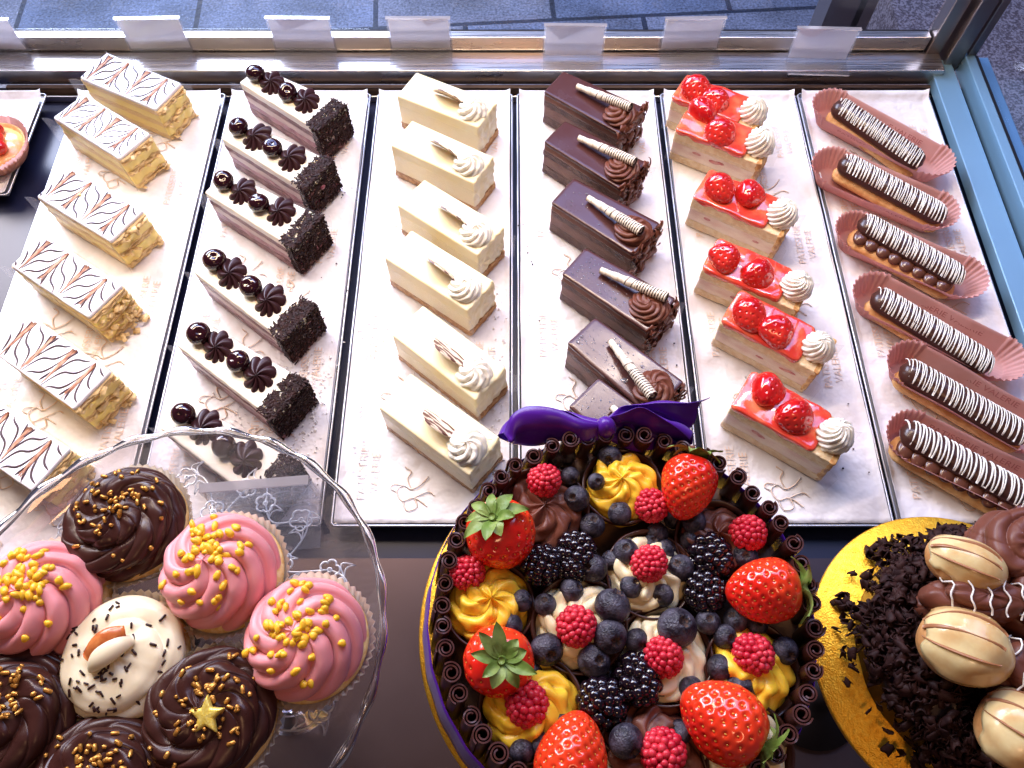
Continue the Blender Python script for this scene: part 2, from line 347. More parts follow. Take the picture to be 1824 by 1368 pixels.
def paving_mat():
    m = mat('wet paving', (.10, .13, .20), .5, .5, bump=.5, bscale=60, bdist=.004)
    nt = m.node_tree; N = nt.nodes; Lk = nt.links; b = N['Principled BSDF']
    tc = N.new('ShaderNodeTexCoord'); br = N.new('ShaderNodeTexBrick'); Lk.new(tc.outputs['Object'], br.inputs['Vector'])
    br.inputs['Scale'].default_value = 1.7; br.inputs['Color1'].default_value = (.085, .115, .20, 1); br.inputs['Color2'].default_value = (.15, .15, .19, 1)
    br.inputs['Mortar'].default_value = (.02, .025, .045, 1); br.inputs['Mortar Size'].default_value = .012; br.inputs['Brick Width'].default_value = .8; br.inputs['Row Height'].default_value = .5
    n = N.new('ShaderNodeTexNoise'); n.inputs['Scale'].default_value = 5; n.inputs['Detail'].default_value = 7; Lk.new(tc.outputs['Object'], n.inputs['Vector'])
    n3 = N.new('ShaderNodeTexNoise'); n3.inputs['Scale'].default_value = 160; n3.inputs['Detail'].default_value = 2; Lk.new(tc.outputs['Object'], n3.inputs['Vector'])
    ad = N.new('ShaderNodeMath'); ad.operation = 'MULTIPLY'; Lk.new(n.outputs['Fac'], ad.inputs[0]); Lk.new(n3.outputs['Fac'], ad.inputs[1])
    mr = N.new('ShaderNodeMapRange'); mr.inputs['From Min'].default_value = .12; mr.inputs['From Max'].default_value = .38; mr.inputs['To Min'].default_value = .35; mr.inputs['To Max'].default_value = 1.9
    Lk.new(ad.outputs[0], mr.inputs['Value'])
    mx = N.new('ShaderNodeMixRGB'); mx.blend_type = 'MULTIPLY'; mx.inputs[0].default_value = 1
    Lk.new(br.outputs['Color'], mx.inputs[1]); Lk.new(mr.outputs[0], mx.inputs[2]); Lk.new(mx.outputs[0], b.inputs['Base Color'])
    return m
M['paving'] = paving_mat()
M['granite'] = mat('granite block', (.07, .05, .06), .6, .4, col2=(.25, .21, .24), nscale=220, ndet=3, lo=.42, hi=.62)

# ------------------------------------------------------------------ the place: pavement, case, shelf
mb = MB(); box(mb, (0.4, 2.2, -0.62), (9, 5.2, .04)); pv = obj('pavement', mb, M['paving'], smooth=False); tag(pv, kind='structure')
pv.rotation_euler = (0, 0, R(4))
g = tag(obj('stone_step', box(MB(), (1.32, .80, -0.42), (1.10, 1.30, .30)), M['granite'], smooth=False), 'speckled grey granite step outside the right glass of the case', 'step')
mb = MB(); box(mb, (1.02, .86, -.24), (.42, .22, .07)); tag(obj('stone_block', mb, M['granite'], smooth=False), 'small granite block lying on the stone step outside the glass', 'stone block')
mb = MB(); box(mb, (-.11, .43, -.045), (1.55, .90, .05)); tag(obj('counter_shelf', mb, M['dark'], smooth=False), kind='structure')
mb = MB()
box(mb, (0, .085, -.016), (1.5, .225, .012))
tag(obj('front_ledge', mb, M['darksteel'], smooth=False), 'dark brushed metal ledge in front of the trays', 'ledge')
case = thing('display_case', 'metal framed glass display case holding the cake trays', 'display case', (0, .87, 0))
def cpart(name, boxes, m, kids=None):
    mb = MB()
    for c, d in boxes: box(mb, (c[0], c[1] - .87, c[2]), d)
    o = obj(name, mb, m, case, smooth=False)
    bv = o.modifiers.new('bevel', 'BEVEL'); bv.width = .0012; bv.segments = 2
    return o
cpart('back_rail', [((-.12, .887, .008), (1.44, .037, .024))], M['steel'])
cpart('window_sill_frame', [((-.15, .915, .022), (1.46, .014, .040))], M['steel'])
cpart('gasket', [((-.15, .9245, .020), (1.46, .004, .042))], M['gasket'])
mb = MB(); box(mb, (-.15, .0575, .55), (1.46, .004, 1.02)); obj('window_pane', mb, M['glass'], case, smooth=False)
cpart('corner_post', [((.592, .915, .60), (.020, .022, 1.2)), ((.618, .905, .60), (.022, .030, 1.2)), ((.640, .900, .60), (.012, .016, 1.2))], M['frame'])
cpart('side_rail', [((.603, .40, .004), (.032, 1.0, .016)), ((.637, .40, .012), (.014, 1.0, .028)), ((.660, .40, .006), (.020, 1.0, .020))], M['bluesteel'])
cpart('side_gasket', [((.650, .40, .012), (.007, 1.0, .016))], M['gasket'])
mb = MB(); box(mb, (.650, -.47, .55), (.004, 1.0, 1.05)); obj('side_pane', mb, M['glass'], case, smooth=False)
cpart('brown_strip', [((-.06, .8615, -.008), (1.30, .006, .016))], M['wood'])
cpart('inner_lip', [((-.06, .852, -.014), (1.30, .003, .010))], M['steel'])
# window mullion standing outside, seen through the glass
mb = MB(); box(mb, (.56, 1.18, .2), (.05, .05, 1.5)); box(mb, (.60, 1.18, .2), (.018, .07, 1.5))
tag(obj('outer_window_post', mb, M['frame'], smooth=False), 'dark metal post standing outside behind the window corner', 'post')

# ------------------------------------------------------------------ text
def text_mesh(body, size):
    c = bpy.data.curves.new('t', 'FONT'); c.body = body; c.size = size; c.align_x = 'CENTER'; c.align_y = 'CENTER'
    o = bpy.data.objects.new('t', c); COL.objects.link(o); bpy.context.view_layer.update()
    me = bpy.data.meshes.new_from_object(o.evaluated_get(bpy.context.evaluated_depsgraph_get()))
    v = np.array([tuple(x.co) for x in me.vertices]); f = [tuple(p.vertices) for p in me.polygons]
    bpy.data.objects.remove(o); bpy.data.curves.remove(c); bpy.data.meshes.remove(me); return v, f
T_PAT = text_mesh('PATISSERIE', .0125); T_VAL = text_mesh('VALERIE', .0125)
T_LINE = text_mesh('PATISSERIE VALERIE', .0088)
rng = random.Random(5)
def emblem(mb, cx, cy, z, s, a):
    ca, sa = math.cos(a), math.sin(a)
    for pts in ([(-1, -.9), (-.5, -.1), (-.7, .6), (-.1, 1), (.3, .6), (.05, .1), (.4, -.5), (.9, -.9)],
                [(-.1, 1), (.1, 1.4), (.35, 1.2), (.3, .6)], [(.05, .1), (.7, .4), (1.2, .2), (1.5, .6)],
                [(-.7, .6), (-1.3, .3), (-1.1, -.3), (-.5, -.1)], [(-.5, -.1), (-.1, -.9), (-.3, -1.3)]):
        q = []
        for i in range(len(pts) - 1):
            p0, p1, p2, p3 = (np.array(pts[max(0, i - 1)]), np.array(pts[i]), np.array(pts[i + 1]), np.array(pts[min(len(pts) - 1, i + 2)]))
            for t in (0, .25, .5, .75): q.append(tuple(.5 * (2 * p1 + (p2 - p0) * t + (2 * p0 - 5 * p1 + 4 * p2 - p3) * t * t + (3 * p1 - p0 - 3 * p2 + p3) * t ** 3)))
        q.append(pts[-1])
        q = [(cx + s * (x * ca - y * sa), cy + s * (x * sa + y * ca), z) for x, y in q]
        tube(mb, q, s * .045, 4, flat=.15)
# ------------------------------------------------------------------ trays and liners
def paper_z(x, y, x0, x1, y0, y1, s):
    z = .0008 + .0006 * nz(x, y, 0, 14, s)
    for d in (x - x0, x1 - x):
        if d < .006: z += (.006 - d) * .55
    if y1 - y < .010: z += (.010 - (y1 - y)) * .8
    return z
def tray(x0, x1, y0, y1, label, plabel, seed, prints=True):
    cx, cy = (x0 + x1) / 2, (y0 + y1) / 2
    t = thing('serving_tray', label, 'tray', (cx, cy, -.008), 0, 'flat metal cake trays')
    mb = MB(); box(mb, (0, 0, .004), (x1 - x0 - .006, y1 - y0 - .006, .003)); obj('tray_base', mb, M['traysteel'], t, smooth=False)
    mb = MB(); hx, hy = (x1 - x0) / 2, (y1 - y0) / 2
    tube(mb, [(-hx + .003, -hy, .0085), (hx - .003, -hy, .0085), (hx, -hy + .003, .0085), (hx, hy - .003, .0085), (hx - .003, hy, .0085), (-hx + .003, hy, .0085), (-hx, hy - .003, .0085), (-hx, -hy + .003, .0085)], .0013, 8, closed=True)
    for a, b, c, d in ((-hx, -hy, hx, -hy), (hx, -hy, hx, hy), (hx, hy, -hx, hy), (-hx, hy, -hx, -hy)):
        mb.add([(a, b, .0085), (c, d, .0085), (c * .985, d * .995, .0055), (a * .985, b * .995, .0055)], [(0, 1, 2, 3)])
    obj('rolled_rim', mb, M['traysteel'], t)
    nx, ny = 40, 110; V = []
    a0, a1, b0, b1 = x0 + .003, x1 - .003, y0 + .003, y1 - .002
    for j in range(ny):
        for i in range(nx):
            u = i / (nx - 1); v = j / (ny - 1)
            # cluster columns near the edges
            uu = .5 - .5 * math.cos(PI * u)
            x = a0 + (a1 - a0) * uu; y = b0 + (b1 - b0) * v
            wob = .0012 * nz(0, y, seed, 9)
            V.append((x + wob * (1 if u > .5 else -1) * abs(2 * u - 1) - cx, y - cy, paper_z(x, y, a0, a1, b0, b1, seed)))
    mb = MB().add(V, grid_faces(ny, nx))
    pp = obj('tray_liner', mb, M['paper'], loc=(cx, cy, 0)); tag(pp, plabel, 'tray liner', 'printed paper tray liners')
    so = pp.modifiers.new('thick', 'SOLIDIFY'); so.thickness = .0002; so.offset = -1
    if prints:
        r2 = random.Random(seed * 13 + 1); row = 0
        def words(px, py):
            for T, dx in ((T_PAT, -.0068), (T_VAL, .0066)):
                obj('printed_word', MB().add(T[0], T[1]), M['print'], pp, smooth=False, loc=(px + dx - cx, py - cy, .0022), rot=(0, 0, PI / 2))
        def mark(px, py, sz):
            m_ = MB(); emblem(m_, 0, 0, 0, sz, PI / 2 + r2.uniform(-.1, .1)); obj('printed_emblem', m_, M['print'], pp, loc=(px - cx, py - cy, .0022))
        y = b0 + .055
        while y < b1 - .05:
            for k in range(2):
                px = a0 + (a1 - a0) * (.24 + .5 * k) + (.02 if row % 2 else -.012) ; py = y + (.045 if k else 0)
                if py > b1 - .04: continue
                if (row + k) % 2 == 0: words(px, py)
                else: mark(px, py, .019)
                px2 = px + .048
                if px2 < a1 - .02:
                    if (row + k) % 2: words(px2, py - .02)
                    else: mark(px2, py - .02, .017)
            y += .085; row += 1
    return t
trays = [(-.86, -.648, .665, .845, 'short tray of the fruit tart at the left edge'),
         (-.602, -.399, .150, .845, 'metal tray under the feather iced custard slices'),
         (-.389, -.197, .2285, .845, 'metal tray under the black cherry gateau slices'),
         (-.186, .000, .2285, .845, 'metal tray under the pale cheesecake slices'),
         (.0075, .198, .2285, .845, 'metal tray under the dark chocolate gateau slices'),
         (.2065, .3925, .2285, .845, 'metal tray under the strawberry gateau slices'),
         (.397, .578, .2285, .845, 'rightmost metal tray, under the chocolate eclairs')]
pl = ['printed paper under the fruit tart at the left edge', 'printed paper under the feather iced custard slices', 'printed paper under the black cherry slices',
      'printed paper under the cheesecake slices', 'printed paper under the chocolate gateau slices', 'printed paper under the strawberry gateau slices', 'printed paper under the chocolate eclairs in pink cases']
for i, tr in enumerate(trays): tray(*tr[:4], tr[4], pl[i], i, True)
def crumbs(spots, m, label, size, seed):
    mb = MB(); r = random.Random(seed)
    for (x, y, sx, sy, n) in spots:
        for _ in range(n):
            a = r.gauss(0, 1) * sx; b = r.gauss(0, 1) * sy; s = size * r.uniform(.4, 1.3)
            ball(mb, (x + a, y + b, .0022 + s * .4), (s, s * r.uniform(.5, 1), s * .6), ICO1)
    return tag(obj('crumbs', mb, m, smooth=False), label, 'crumbs', kind='stuff')

# ------------------------------------------------------------------ slices
def place(name, label, cat, group, A, B, Wd, z=.052):
    a, b = P(*A, z), P(*B, z); d = b - a; ang = math.atan2(d.y, d.x); mid = (a + b) / 2
    c = mid + Vector((-math.sin(ang), math.cos(ang), 0)) * Wd / 2
    t = thing(name, label, cat, (c.x, c.y, .0028), ang + R(random.Random(A[0]).uniform(-1.5, 1.5)), group)
    rr_ = random.Random(A[1]); t.rotation_euler.x = R(rr_.uniform(-1.2, 1.2)); t.rotation_euler.y = R(rr_.uniform(-.6, .6)); return t
def film(parent, L, W, H, left=.012, right=.006, seed=0, both=True):
    """clear collar standing against the long cut sides"""
    r = random.Random(seed)
    for side in ((-1, 1) if both else (-1,)):
        V = []; nx, nzv = 26, 6
        for i in range(nx):
            x = -L / 2 - left + (L + left + right) * i / (nx - 1)
            end = max(0, (-L / 2 - x)) / left; end2 = max(0, x - L / 2) / max(right, 1e-4)
            for k in range(nzv):
                z = .001 + H * k / (nzv - 1)
                o = .0012 + .0008 * nz(x, 0, z, 30, seed) + .006 * end * end + .004 * end2 * end2 + .0016 * (k / nzv) ** 2
                V.append((x, side * (W / 2 + o), z))
        F = grid_faces(nx, nzv)
        obj('acetate_film', MB().add(V, F), M['film'], parent)
ORD = ['farthest back, by the rail', 'second from the back', 'third from the back', 'fourth from the back', 'fifth from the back', 'nearest the front']

def end_rough(L, amp, base, f, s, endonly=True):
    def d(x, y, z, nx, ny):
        e = max(0, nx) if x > 0 else 0
        return base * nz(x, y, z, f, s) + e * amp * (nz(x, y, z, f * .55, s + 4) + .35 * nz(x, y, z, f * 1.8, s))
    return d
# --- feather iced custard slices
MF = [((144, 142), (278, 198)), ((86, 204), (225, 296)), ((70, 351), (195, 432)), ((16, 472), (165, 570)), ((-12, 625), (135, 731)), ((-95, 770), (53, 875))]
for i, (A, B) in enumerate(MF):
    L, W = .127 + .002 * math.sin(i * 5), .052 + .001 * math.cos(i * 3)
    lab = 'feather iced custard slice, ' + ['farthest back, its far corner by the rail', 'second from the back, icing lines crowded at its right', 'third from the back, with a yellow crumb on its icing',
           'fourth from the back, pastry spilling out at its right end', 'fifth from the back, cut by the left picture edge', 'nearest the front, partly behind the glass cake stand'][i]
    t = place('custard_slice', lab, 'custard slice', 'feather iced custard slices', A, B, W)
    s = i * 1.37 + .3
    mb = MB()
    for k, (z0, z1, ext) in enumerate(((0, .0022, .004), (.0026, .0046, .0015), (.005, .0075, .003))): slab(mb, L + ext, W, z0, z1, .003, .0007, .0022, end_rough(L, .004, .0007, 160, s + k), nl=2, rings=2)
    for k, (z0, z1, ext) in enumerate(((.021, .0232, .002), (.0236, .0258, .004), (.0262, .0288, .001))): slab(mb, L + ext, W, z0, z1, .003, .0007, .0022, end_rough(L, .004, .0007, 160, s + k + 5), nl=2, rings=2)
    for k, (z0, z1, ext) in enumerate(((.0415, .0434, .003), (.0438, .0458, .001), (.0461, .0482, .0025))): slab(mb, L + ext, W, z0, z1, .003, .0007, .0022, end_rough(L, .004, .0007, 160, s + k + 9), nl=2, rings=2)
    # loose flakes at the broken end
    r = random.Random(40 + i)
    for _ in range(30 if i != 3 else 70):
        z = r.choice((.004, .025, .044)) + r.uniform(-.004, .004); spill = .018 if i == 3 else .006
        x = L / 2 + r.uniform(-.002, spill) * (1 - z / .06 if i == 3 else 1); y = r.uniform(-.9, .9) * W / 2
        rot = Matrix.Translation((x, y, z * (.8 if i == 3 else 1))) @ Matrix.Rotation(r.uniform(0, 6), 4, 'Z') @ Matrix.Rotation(r.uniform(-.5, .5), 4, 'X')
        box(mb, (0, 0, 0), (r.uniform(.004, .011), r.uniform(.003, .007), .0006), M=rot)
    obj('puff_pastry', mb, M['pastry'], t)
    mb = MB()
    for z0, z1 in ((.0078, .0208), (.0290, .0413)):
        slab(mb, L - .001, W - .001, z0, z1, .003, .001, .0022, lambda x, y, z, nx, ny, q=z0: .0008 * nz(x, y, z, 90, s) + (max(0, nx) * (.0035 * (nz(x, y, z, 110, s + q * 99) + .5)) if x > 0 else 0), rings=2)
    obj('custard', mb, M['custard'], t)
    mb = MB(); Li = L - .002
    slab(mb, Li, W, .0484, .0525, .003, .0016, .0018, lambda x, y, z, nx, ny: .0006 * nz(x, y, 0, 60, s), lambda x, y: .0004 * nz(x, y, 0, 50, s), nl=3, rings=8)
    ic = obj('icing', mb, M['icing'], t)
    # feathering: stripes dragged to and fro
    nd = 4; drag = [(-Li / 2 + Li * (k + .35 + .12 * nz(k, s, 0, 1.3)) / nd) for k in range(nd)]
    drag = [-Li / 2 - Li * .13] + drag + [Li / 2 + Li * .1]
    ml = MB(); ms = MB(); ns = 3 if i != 1 else 4
    def inside(x, y): return abs(x) < Li / 2 - .0012 and abs(y) < W / 2 - .0012
    for k in range(len(drag) - 1):
        sg = 1 if k % 2 else -1
        if i == 4: sg = 1 if (k // 2) % 2 else -1
        xa, xb = drag[k], drag[k + 1]
        for j in range(-2, ns + 2):
            y0 = -W / 2 + W * (j + .5 + .15 * nz(j, k, s, 2)) / ns; run = []
            for q in range(27):
                tt = q / 26; ss = 2 * tt - 1
                x = xa + (xb - xa) * (tt * .92 + .04) + .0012 * nz(j, k + tt, s, 2)
                y = y0 + sg * W * .44 * (math.copysign(abs(ss) ** 3.2, ss) * .9 + ss * .22)
                if inside(x, y): run.append((x, y, .0529))
                else:
                    if len(run) > 3: tube(ml, run, [(.00120 if i != 1 else .0009) * (1 - .75 * abs(2 * a / (len(run) - 1) - 1) ** 3) for a in range(len(run))], 5, flat=.35)
                    run = []
            if len(run) > 3: tube(ml, run, [(.00120 if i != 1 else .0009) * (1 - .75 * abs(2 * a / (len(run) - 1) - 1) ** 3) for a in range(len(run))], 5, flat=.35)
    for k in range(1, len(drag) - 1):
        for q in range(4):
            o = (q - 1.5) * .0009; y1 = W / 2 - .002 - .003 * r.random(); y0 = -W / 2 + .001 + .010 * r.random()
            sp = 1.0 + (.7 if k % 2 else -.3)
            pts = [(drag[k] + o * (1 + sp * (1 if k % 2 else -1) * (a / 8 - .5)) + .0006 * nz(a, k, q, .6), y0 + (y1 - y0) * a / 8, .05278) for a in range(9)]
            pts = [p for p in pts if inside(p[0], p[1])]
            if len(pts) > 2: tube(ms, pts, [.0006 + .0009 * (a / len(pts)) for a in range(len(pts))], 4, flat=.3)
    obj('feather_lines', ml, M['iceline'], ic); obj('feather_streaks', ms, M['icestreak'], ic)
    if i == 2: obj('yellow_crumb', ball(MB(), (-.018, .003, .0535), (.002, .0015, .001), ICO2), M['custard'], ic)
    film(t, L, W, .050, .012, .008, i)

def taper(t, L, k):
    for ch in t.children:
        if ch.data.users == 1:
            for v in ch.data.vertices: v.co.y *= 1 + k * v.co.x / L
# --- reusable small toppings
def rosette_data(name, Rr, H, m, n=8, twist=2.2, depth=.0022, seed=0, **k):
    return swirl(Rr, H, n, twist, depth, nu=26, per=10, pw=.6, skew=.75, seed=seed, wob=.0018, u0=-.35, **k).data(name, m)
def star_data(name, seed):
    """pulled ganache shell star, ribs fanning from one side"""
    mb = MB(); V = []; nt, nr = 96, 12; r = random.Random(seed)
    for i in range(nr):
        q = i / (nr - 1)
        for j in range(nt):
            th = 2 * PI * j / nt; c = (j % 12) / 12
            rid = math.sin(PI * c) ** .55
            rad = (.0125 + .0022 * math.cos(th)) * (1 - .22 * (1 - rid)) * (1 - q) ** .8
            z = .0075 * q ** .75 * (.7 + .3 * rid) + .0018 * (rid - .5) * (1 - q)
            a = th + .5 * q
            V.append((rad * math.cos(a) * 1.12, rad * math.sin(a) * .86, z + .0012 * math.cos(th) * (1 - q)))
    mb.add(V, grid_faces(nr, nt, True)); return mb.data(name, M['darkstar'])
def cherry_data():
    v, f = ICO3; v = v.copy(); d = np.hypot(v[:, 0], v[:, 1] - .1)
    v[:, 2] -= (v[:, 2] > 0) * .45 * np.exp(-(d / .22) ** 2); v = v * np.array([.0106, .0102, .0092])
    return MB().add(v, f).data('cherry', M['cherry'])
CH = cherry_data(); STARS = [star_data('piped_star', k) for k in range(2)]
def flake_shell(mb, r, n, region, ln=.005, th=.0006):
    for _ in range(n):
        p, nrm = region(r)
        q = Vector(nrm).to_track_quat('Z', 'Y').to_matrix().to_4x4()
        T = Matrix.Translation(p) @ q @ Matrix.Rotation(r.uniform(0, PI), 4, 'Z') @ Matrix.Rotation(r.uniform(-.5, .5), 4, 'X')
        box(mb, (0, 0, th), (r.uniform(.4, 1) * ln, th * 1.8, th * 1.4), M=T)
BC = [((412, 147), (585, 240)), ((384, 246), (556, 341)), ((361, 347), (525, 443)), ((342, 493), (510, 600)), ((310, 622), (490, 745)), ((284, 777), (470, 895))]
bclab = ['farthest back, first row below the rail', 'second from the back, red crumb in its flakes', 'third from the back', 'fourth from the back, film corner sticking out left',
         'nearest whole one above the glass cake stand', 'mostly hidden behind the glass cake stand rim']
for i, (A, B) in enumerate(BC):
    L, W = .143, .0455 + .001 * math.sin(i * 4)
    t = place('cherry_slice', 'black cherry cream slice with flaked end, ' + bclab[i], 'cake slice', 'black cherry gateau slices', A, B, W)
    s = i * 2.1; r = random.Random(70 + i)
    dr = end_rough(L, .002, .0009, 90, s)
    obj('base_sponge', slab(MB(), L, W, 0, .012, .002, .0006, .002, dr, rings=2), M['bcsponge'], t)
    obj('cherry_filling', slab(MB(), L - .001, W - .001, .0122, .0215, .002, .0006, .002, lambda x, y, z, nx, ny: .0015 * nz(x, y, z, 70, s + 2), rings=2), M['bccherry'], t)
    obj('cream_layer', slab(MB(), L - .001, W - .0005, .0217, .032, .002, .0006, .002, lambda x, y, z, nx, ny: .0008 * nz(x, y, z, 70, s + 3), rings=2), M['bccream'], t)
    obj('upper_sponge', slab(MB(), L, W, .0322, .041, .002, .0006, .002, dr, rings=2), M['bcsponge'], t)
    obj('cream_top', slab(MB(), L, W, .0412, .052, .002, .0018, .002, lambda x, y, z, nx, ny: .0005 * nz(x, y, z, 90, s), lambda x, y: .0004 * nz(x, y, 0, 60, s), rings=8), M['cream'], t)
    xe = L / 2
    def region(r):
        k = r.random()
        if k < .45: return (xe - .001 + r.uniform(0, .003), r.uniform(-.5, .5) * W, r.uniform(.002, .053)), (1, r.uniform(-.3, .3), r.uniform(-.3, .3))
        if k < .78:
            e = r.random() ** 1.5; return (xe - e * .022 + .001, r.uniform(-.52, .52) * W, .0525 + r.uniform(0, .002) * (1 - e)), (r.uniform(-.3, .3), r.uniform(-.3, .3), 1)
        sd = r.choice((-1, 1)); return (xe - r.random() ** 1.3 * .012, sd * (W / 2 + .0005), r.uniform(.002, .052)), (0, sd, r.uniform(-.3, .3))
    mb = MB(); flake_shell(mb, r, 1300, region, .0064, .00065)
    obj('chocolate_flakes', mb, M['flake'], t, smooth=False)
    for k, x in enumerate((-.057, .001)):
        c = link('cherry', CH, t, (x, r.uniform(-.003, .003) + (.000 if k else .003), .0600), (r.uniform(-.5, .5), r.uniform(-.5, .5), r.uniform(0, 6)), (r.uniform(1.16, 1.30)))
    for k, x in enumerate((-.030, .029)):
        link('piped_star', STARS[(i + k) % 2], t, (x, r.uniform(-.002, .003), .0515), (0, R(-6), r.uniform(-.3, .5) + 1.9), r.uniform(1.45, 1.65))
    film(t, L, W, .049, .013, .004, i + 10); taper(t, L, .36)
    if i == 1: obj('red_crumb', ball(MB(), (xe + .002, -.002, .035), (.003, .004, .003), ICO2), M['bccherry'], t)
crumbs([(-.262, .305, .018, .02, 260), (-.225, .36, .012, .03, 160), (-.24, .42, .02, .02, 120), (-.30, .33, .02, .02, 60), (-.025, .30, .01, .03, 90), (-.02, .38, .008, .03, 60), (-.165, .44, .008, .02, 50), (-.02, .47, .006, .03, 30), (-.165, .33, .006, .03, 30)],
       M['sugar'], 'white sugar crumbs scattered on the paper liners', .0014, 3)
crumbs([(-.29, .25, .03, .03, 10), (-.21, .66, .008, .02, 5), (.02, .55, .006, .05, 12), (.18, .5, .006, .1, 18), (.36, .33, .02, .05, 6), (-.235, .51, .02, .05, 12), (-.22, .30, .02, .05, 14)], M['flake'], 'dark chocolate crumbs scattered on the paper liners', .0011, 4)

# --- cheesecake
CK = [((707, 175), (854, 230)), ((693, 261), (846, 330)), ((707, 372), (851, 456)), ((684, 461), (835, 556)), ((700, 600), (849, 712)), ((675, 728), (839, 847))]
cklab = ['farthest back, by the rail', 'second from the back', 'third from the back, thin shard', 'fourth from the back, thin shard', 'fifth from the back, with wide marbled shard', 'nearest the purple bow']
CR = [rosette_data('cream_rosette', .0172, .0120, M['whitecream'], 8, 1.7 + .35 * k, .0046, k, peak=.2) for k in range(4)]
def shard_data(seed):
    r = random.Random(seed); V = []; n = 14
    for i in range(n):
        t = i / (n - 1); h = .0185 * (math.sin(PI * min(1, t ** .8)) ** .8) + .0008
        x = -.024 + .048 * t
        for yy in (-.0006, .0006):
            V += [(x, yy + .002 * math.sin(3 * t), 0), (x, yy + .002 * math.sin(3 * t) - .006 * h / .0185, h)]
    F = []
    for i in range(n - 1):
        a = i * 4; F += [(a, a + 4, a + 5, a + 1), (a + 2, a + 3, a + 7, a + 6), (a + 1, a + 5, a + 7, a + 3), (a, a + 2, a + 6, a + 4)]
    F += [(0, 1, 3, 2), (n * 4 - 4, n * 4 - 2, n * 4 - 1, n * 4 - 3)]
    return MB().add(V, F).data('chocolate_shard', M['shard'], False)
SH = [shard_data(k) for k in range(2)]
for i, (A, B) in enumerate(CK):
    L, W = .121, .0495 + .001 * math.sin(i * 4); s = 3 + i * 1.9
    t = place('cheesecake_slice', 'pale cheesecake slice with cream rosette, ' + cklab[i], 'cheesecake', 'plain cheesecake slices', A, B, W, .053)
    obj('biscuit_base', slab(MB(), L + .001, W + .001, 0, .0095, .002, .0006, .0018, lambda x, y, z, nx, ny: .0011 * nz(x, y, z, 190, s) + (max(0, nx) * .001), rings=2), M['biscuit'], t)
    def dd(x, y, z, nx, ny): return .0002 * nz(x, y, z, 60, s) + (max(0, nx) * .0022 * (nz(x, y, z, 120, s) + .4 * nz(x, y, z, 300, s)) if x > 0 else 0)
    obj('cheesecake_body', slab(MB(), L, W, .0097, .053, .0022, .0018, .0016, dd, lambda x, y: .0002 * nz(x, y, 0, 40, s), rings=8), M['cheese'], t)
    r = random.Random(i + 90)
    link('cream_rosette', CR[i % 4], t, (.040, -.003, .0545), (R(r.uniform(-6, 6)), R(r.uniform(-4, 8)), r.uniform(0, 6)), 1.0 if i != 5 else 1.08)
    link('chocolate_shard', SH[i % 2], t, (.008, .001, .0535), (R(8 + (14 if i > 3 else 0)), R(4), R(r.uniform(-8, 2))), (1.2, 1.4, 1.1))
    film(t, L, W, .040 if i != 5 else .044, .004, .012, i + 30)
# --- chocolate slices
CO = [((965, 168), (1109, 239)), ((970, 260), (1102, 337)), ((981, 365), (1126, 453)), ((998, 494), (1158, 591)), ((1009, 619), (1160, 740)), ((1016, 735), (1165, 860))]
colab = ['farthest back, by the rail', 'second from the back', 'third from the back, a few water beads on its glaze', 'fourth from the back, glaze misted with droplets', 'fifth from the back, puddles of water on its glaze', 'mostly hidden behind the purple bow']
def cigar_data(seed):
    mb = MB(); nx, nt = 150, 28; L = .068; V = []; r = random.Random(seed)
    for i in range(nx):
        t = i / (nx - 1); x = t * L; rr = .0026 + .0022 * min(1, t * 1.5) + (.0004 if t in (0,) else 0)
        rr += .0004 * ((t * 5.3) % 1 < .5) * (t < .5)
        for j in range(nt):
            th = 2 * PI * j / nt; V.append((x, rr * math.cos(th), rr * math.sin(th)))
    F = grid_faces(nx, nt, True); mi = []
    for i in range(nx - 1):
        t = i / (nx - 1)
        for j in range(nt):
            ph = (j / nt + (t * 26)) % 1
            if t > .55: mi.append(1 if ph < .42 else 0)
            elif t > .36: mi.append(1 if (j / nt + t * 10) % 1 < .16 else 0)
            else: mi.append(0)
    F += [tuple(range(nt))]; mi += [0]
    # rolled inner wall at the open end
    mb.add(V, F, mi)
    inner = []
    for x, rr in ((L, .0048), (L, .0036), (L - .010, .0034)):
        for j in range(nt): th = 2 * PI * j / nt; inner.append((x, rr * math.cos(th), rr * math.sin(th)))
    mb.add(inner, grid_faces(3, nt, True), 1)
    tube(mb, [(L - .001 , .0022 * math.cos(a * .5) * (1 - a * .03), .0022 * math.sin(a * .5) * (1 - a * .03)) for a in range(16)], .0004, 4, 0)
    return mb.data('wafer_roll', [M['cigar_white'], M['choc']])
CG = [cigar_data(k) for k in range(2)]
CHR = [rosette_data('chocolate_rosette', .0205, .0120, M['chocrose'], 7, 3.0 + k, .0036, k + 5, coil=1.6, cdepth=.0022) for k in range(2)]
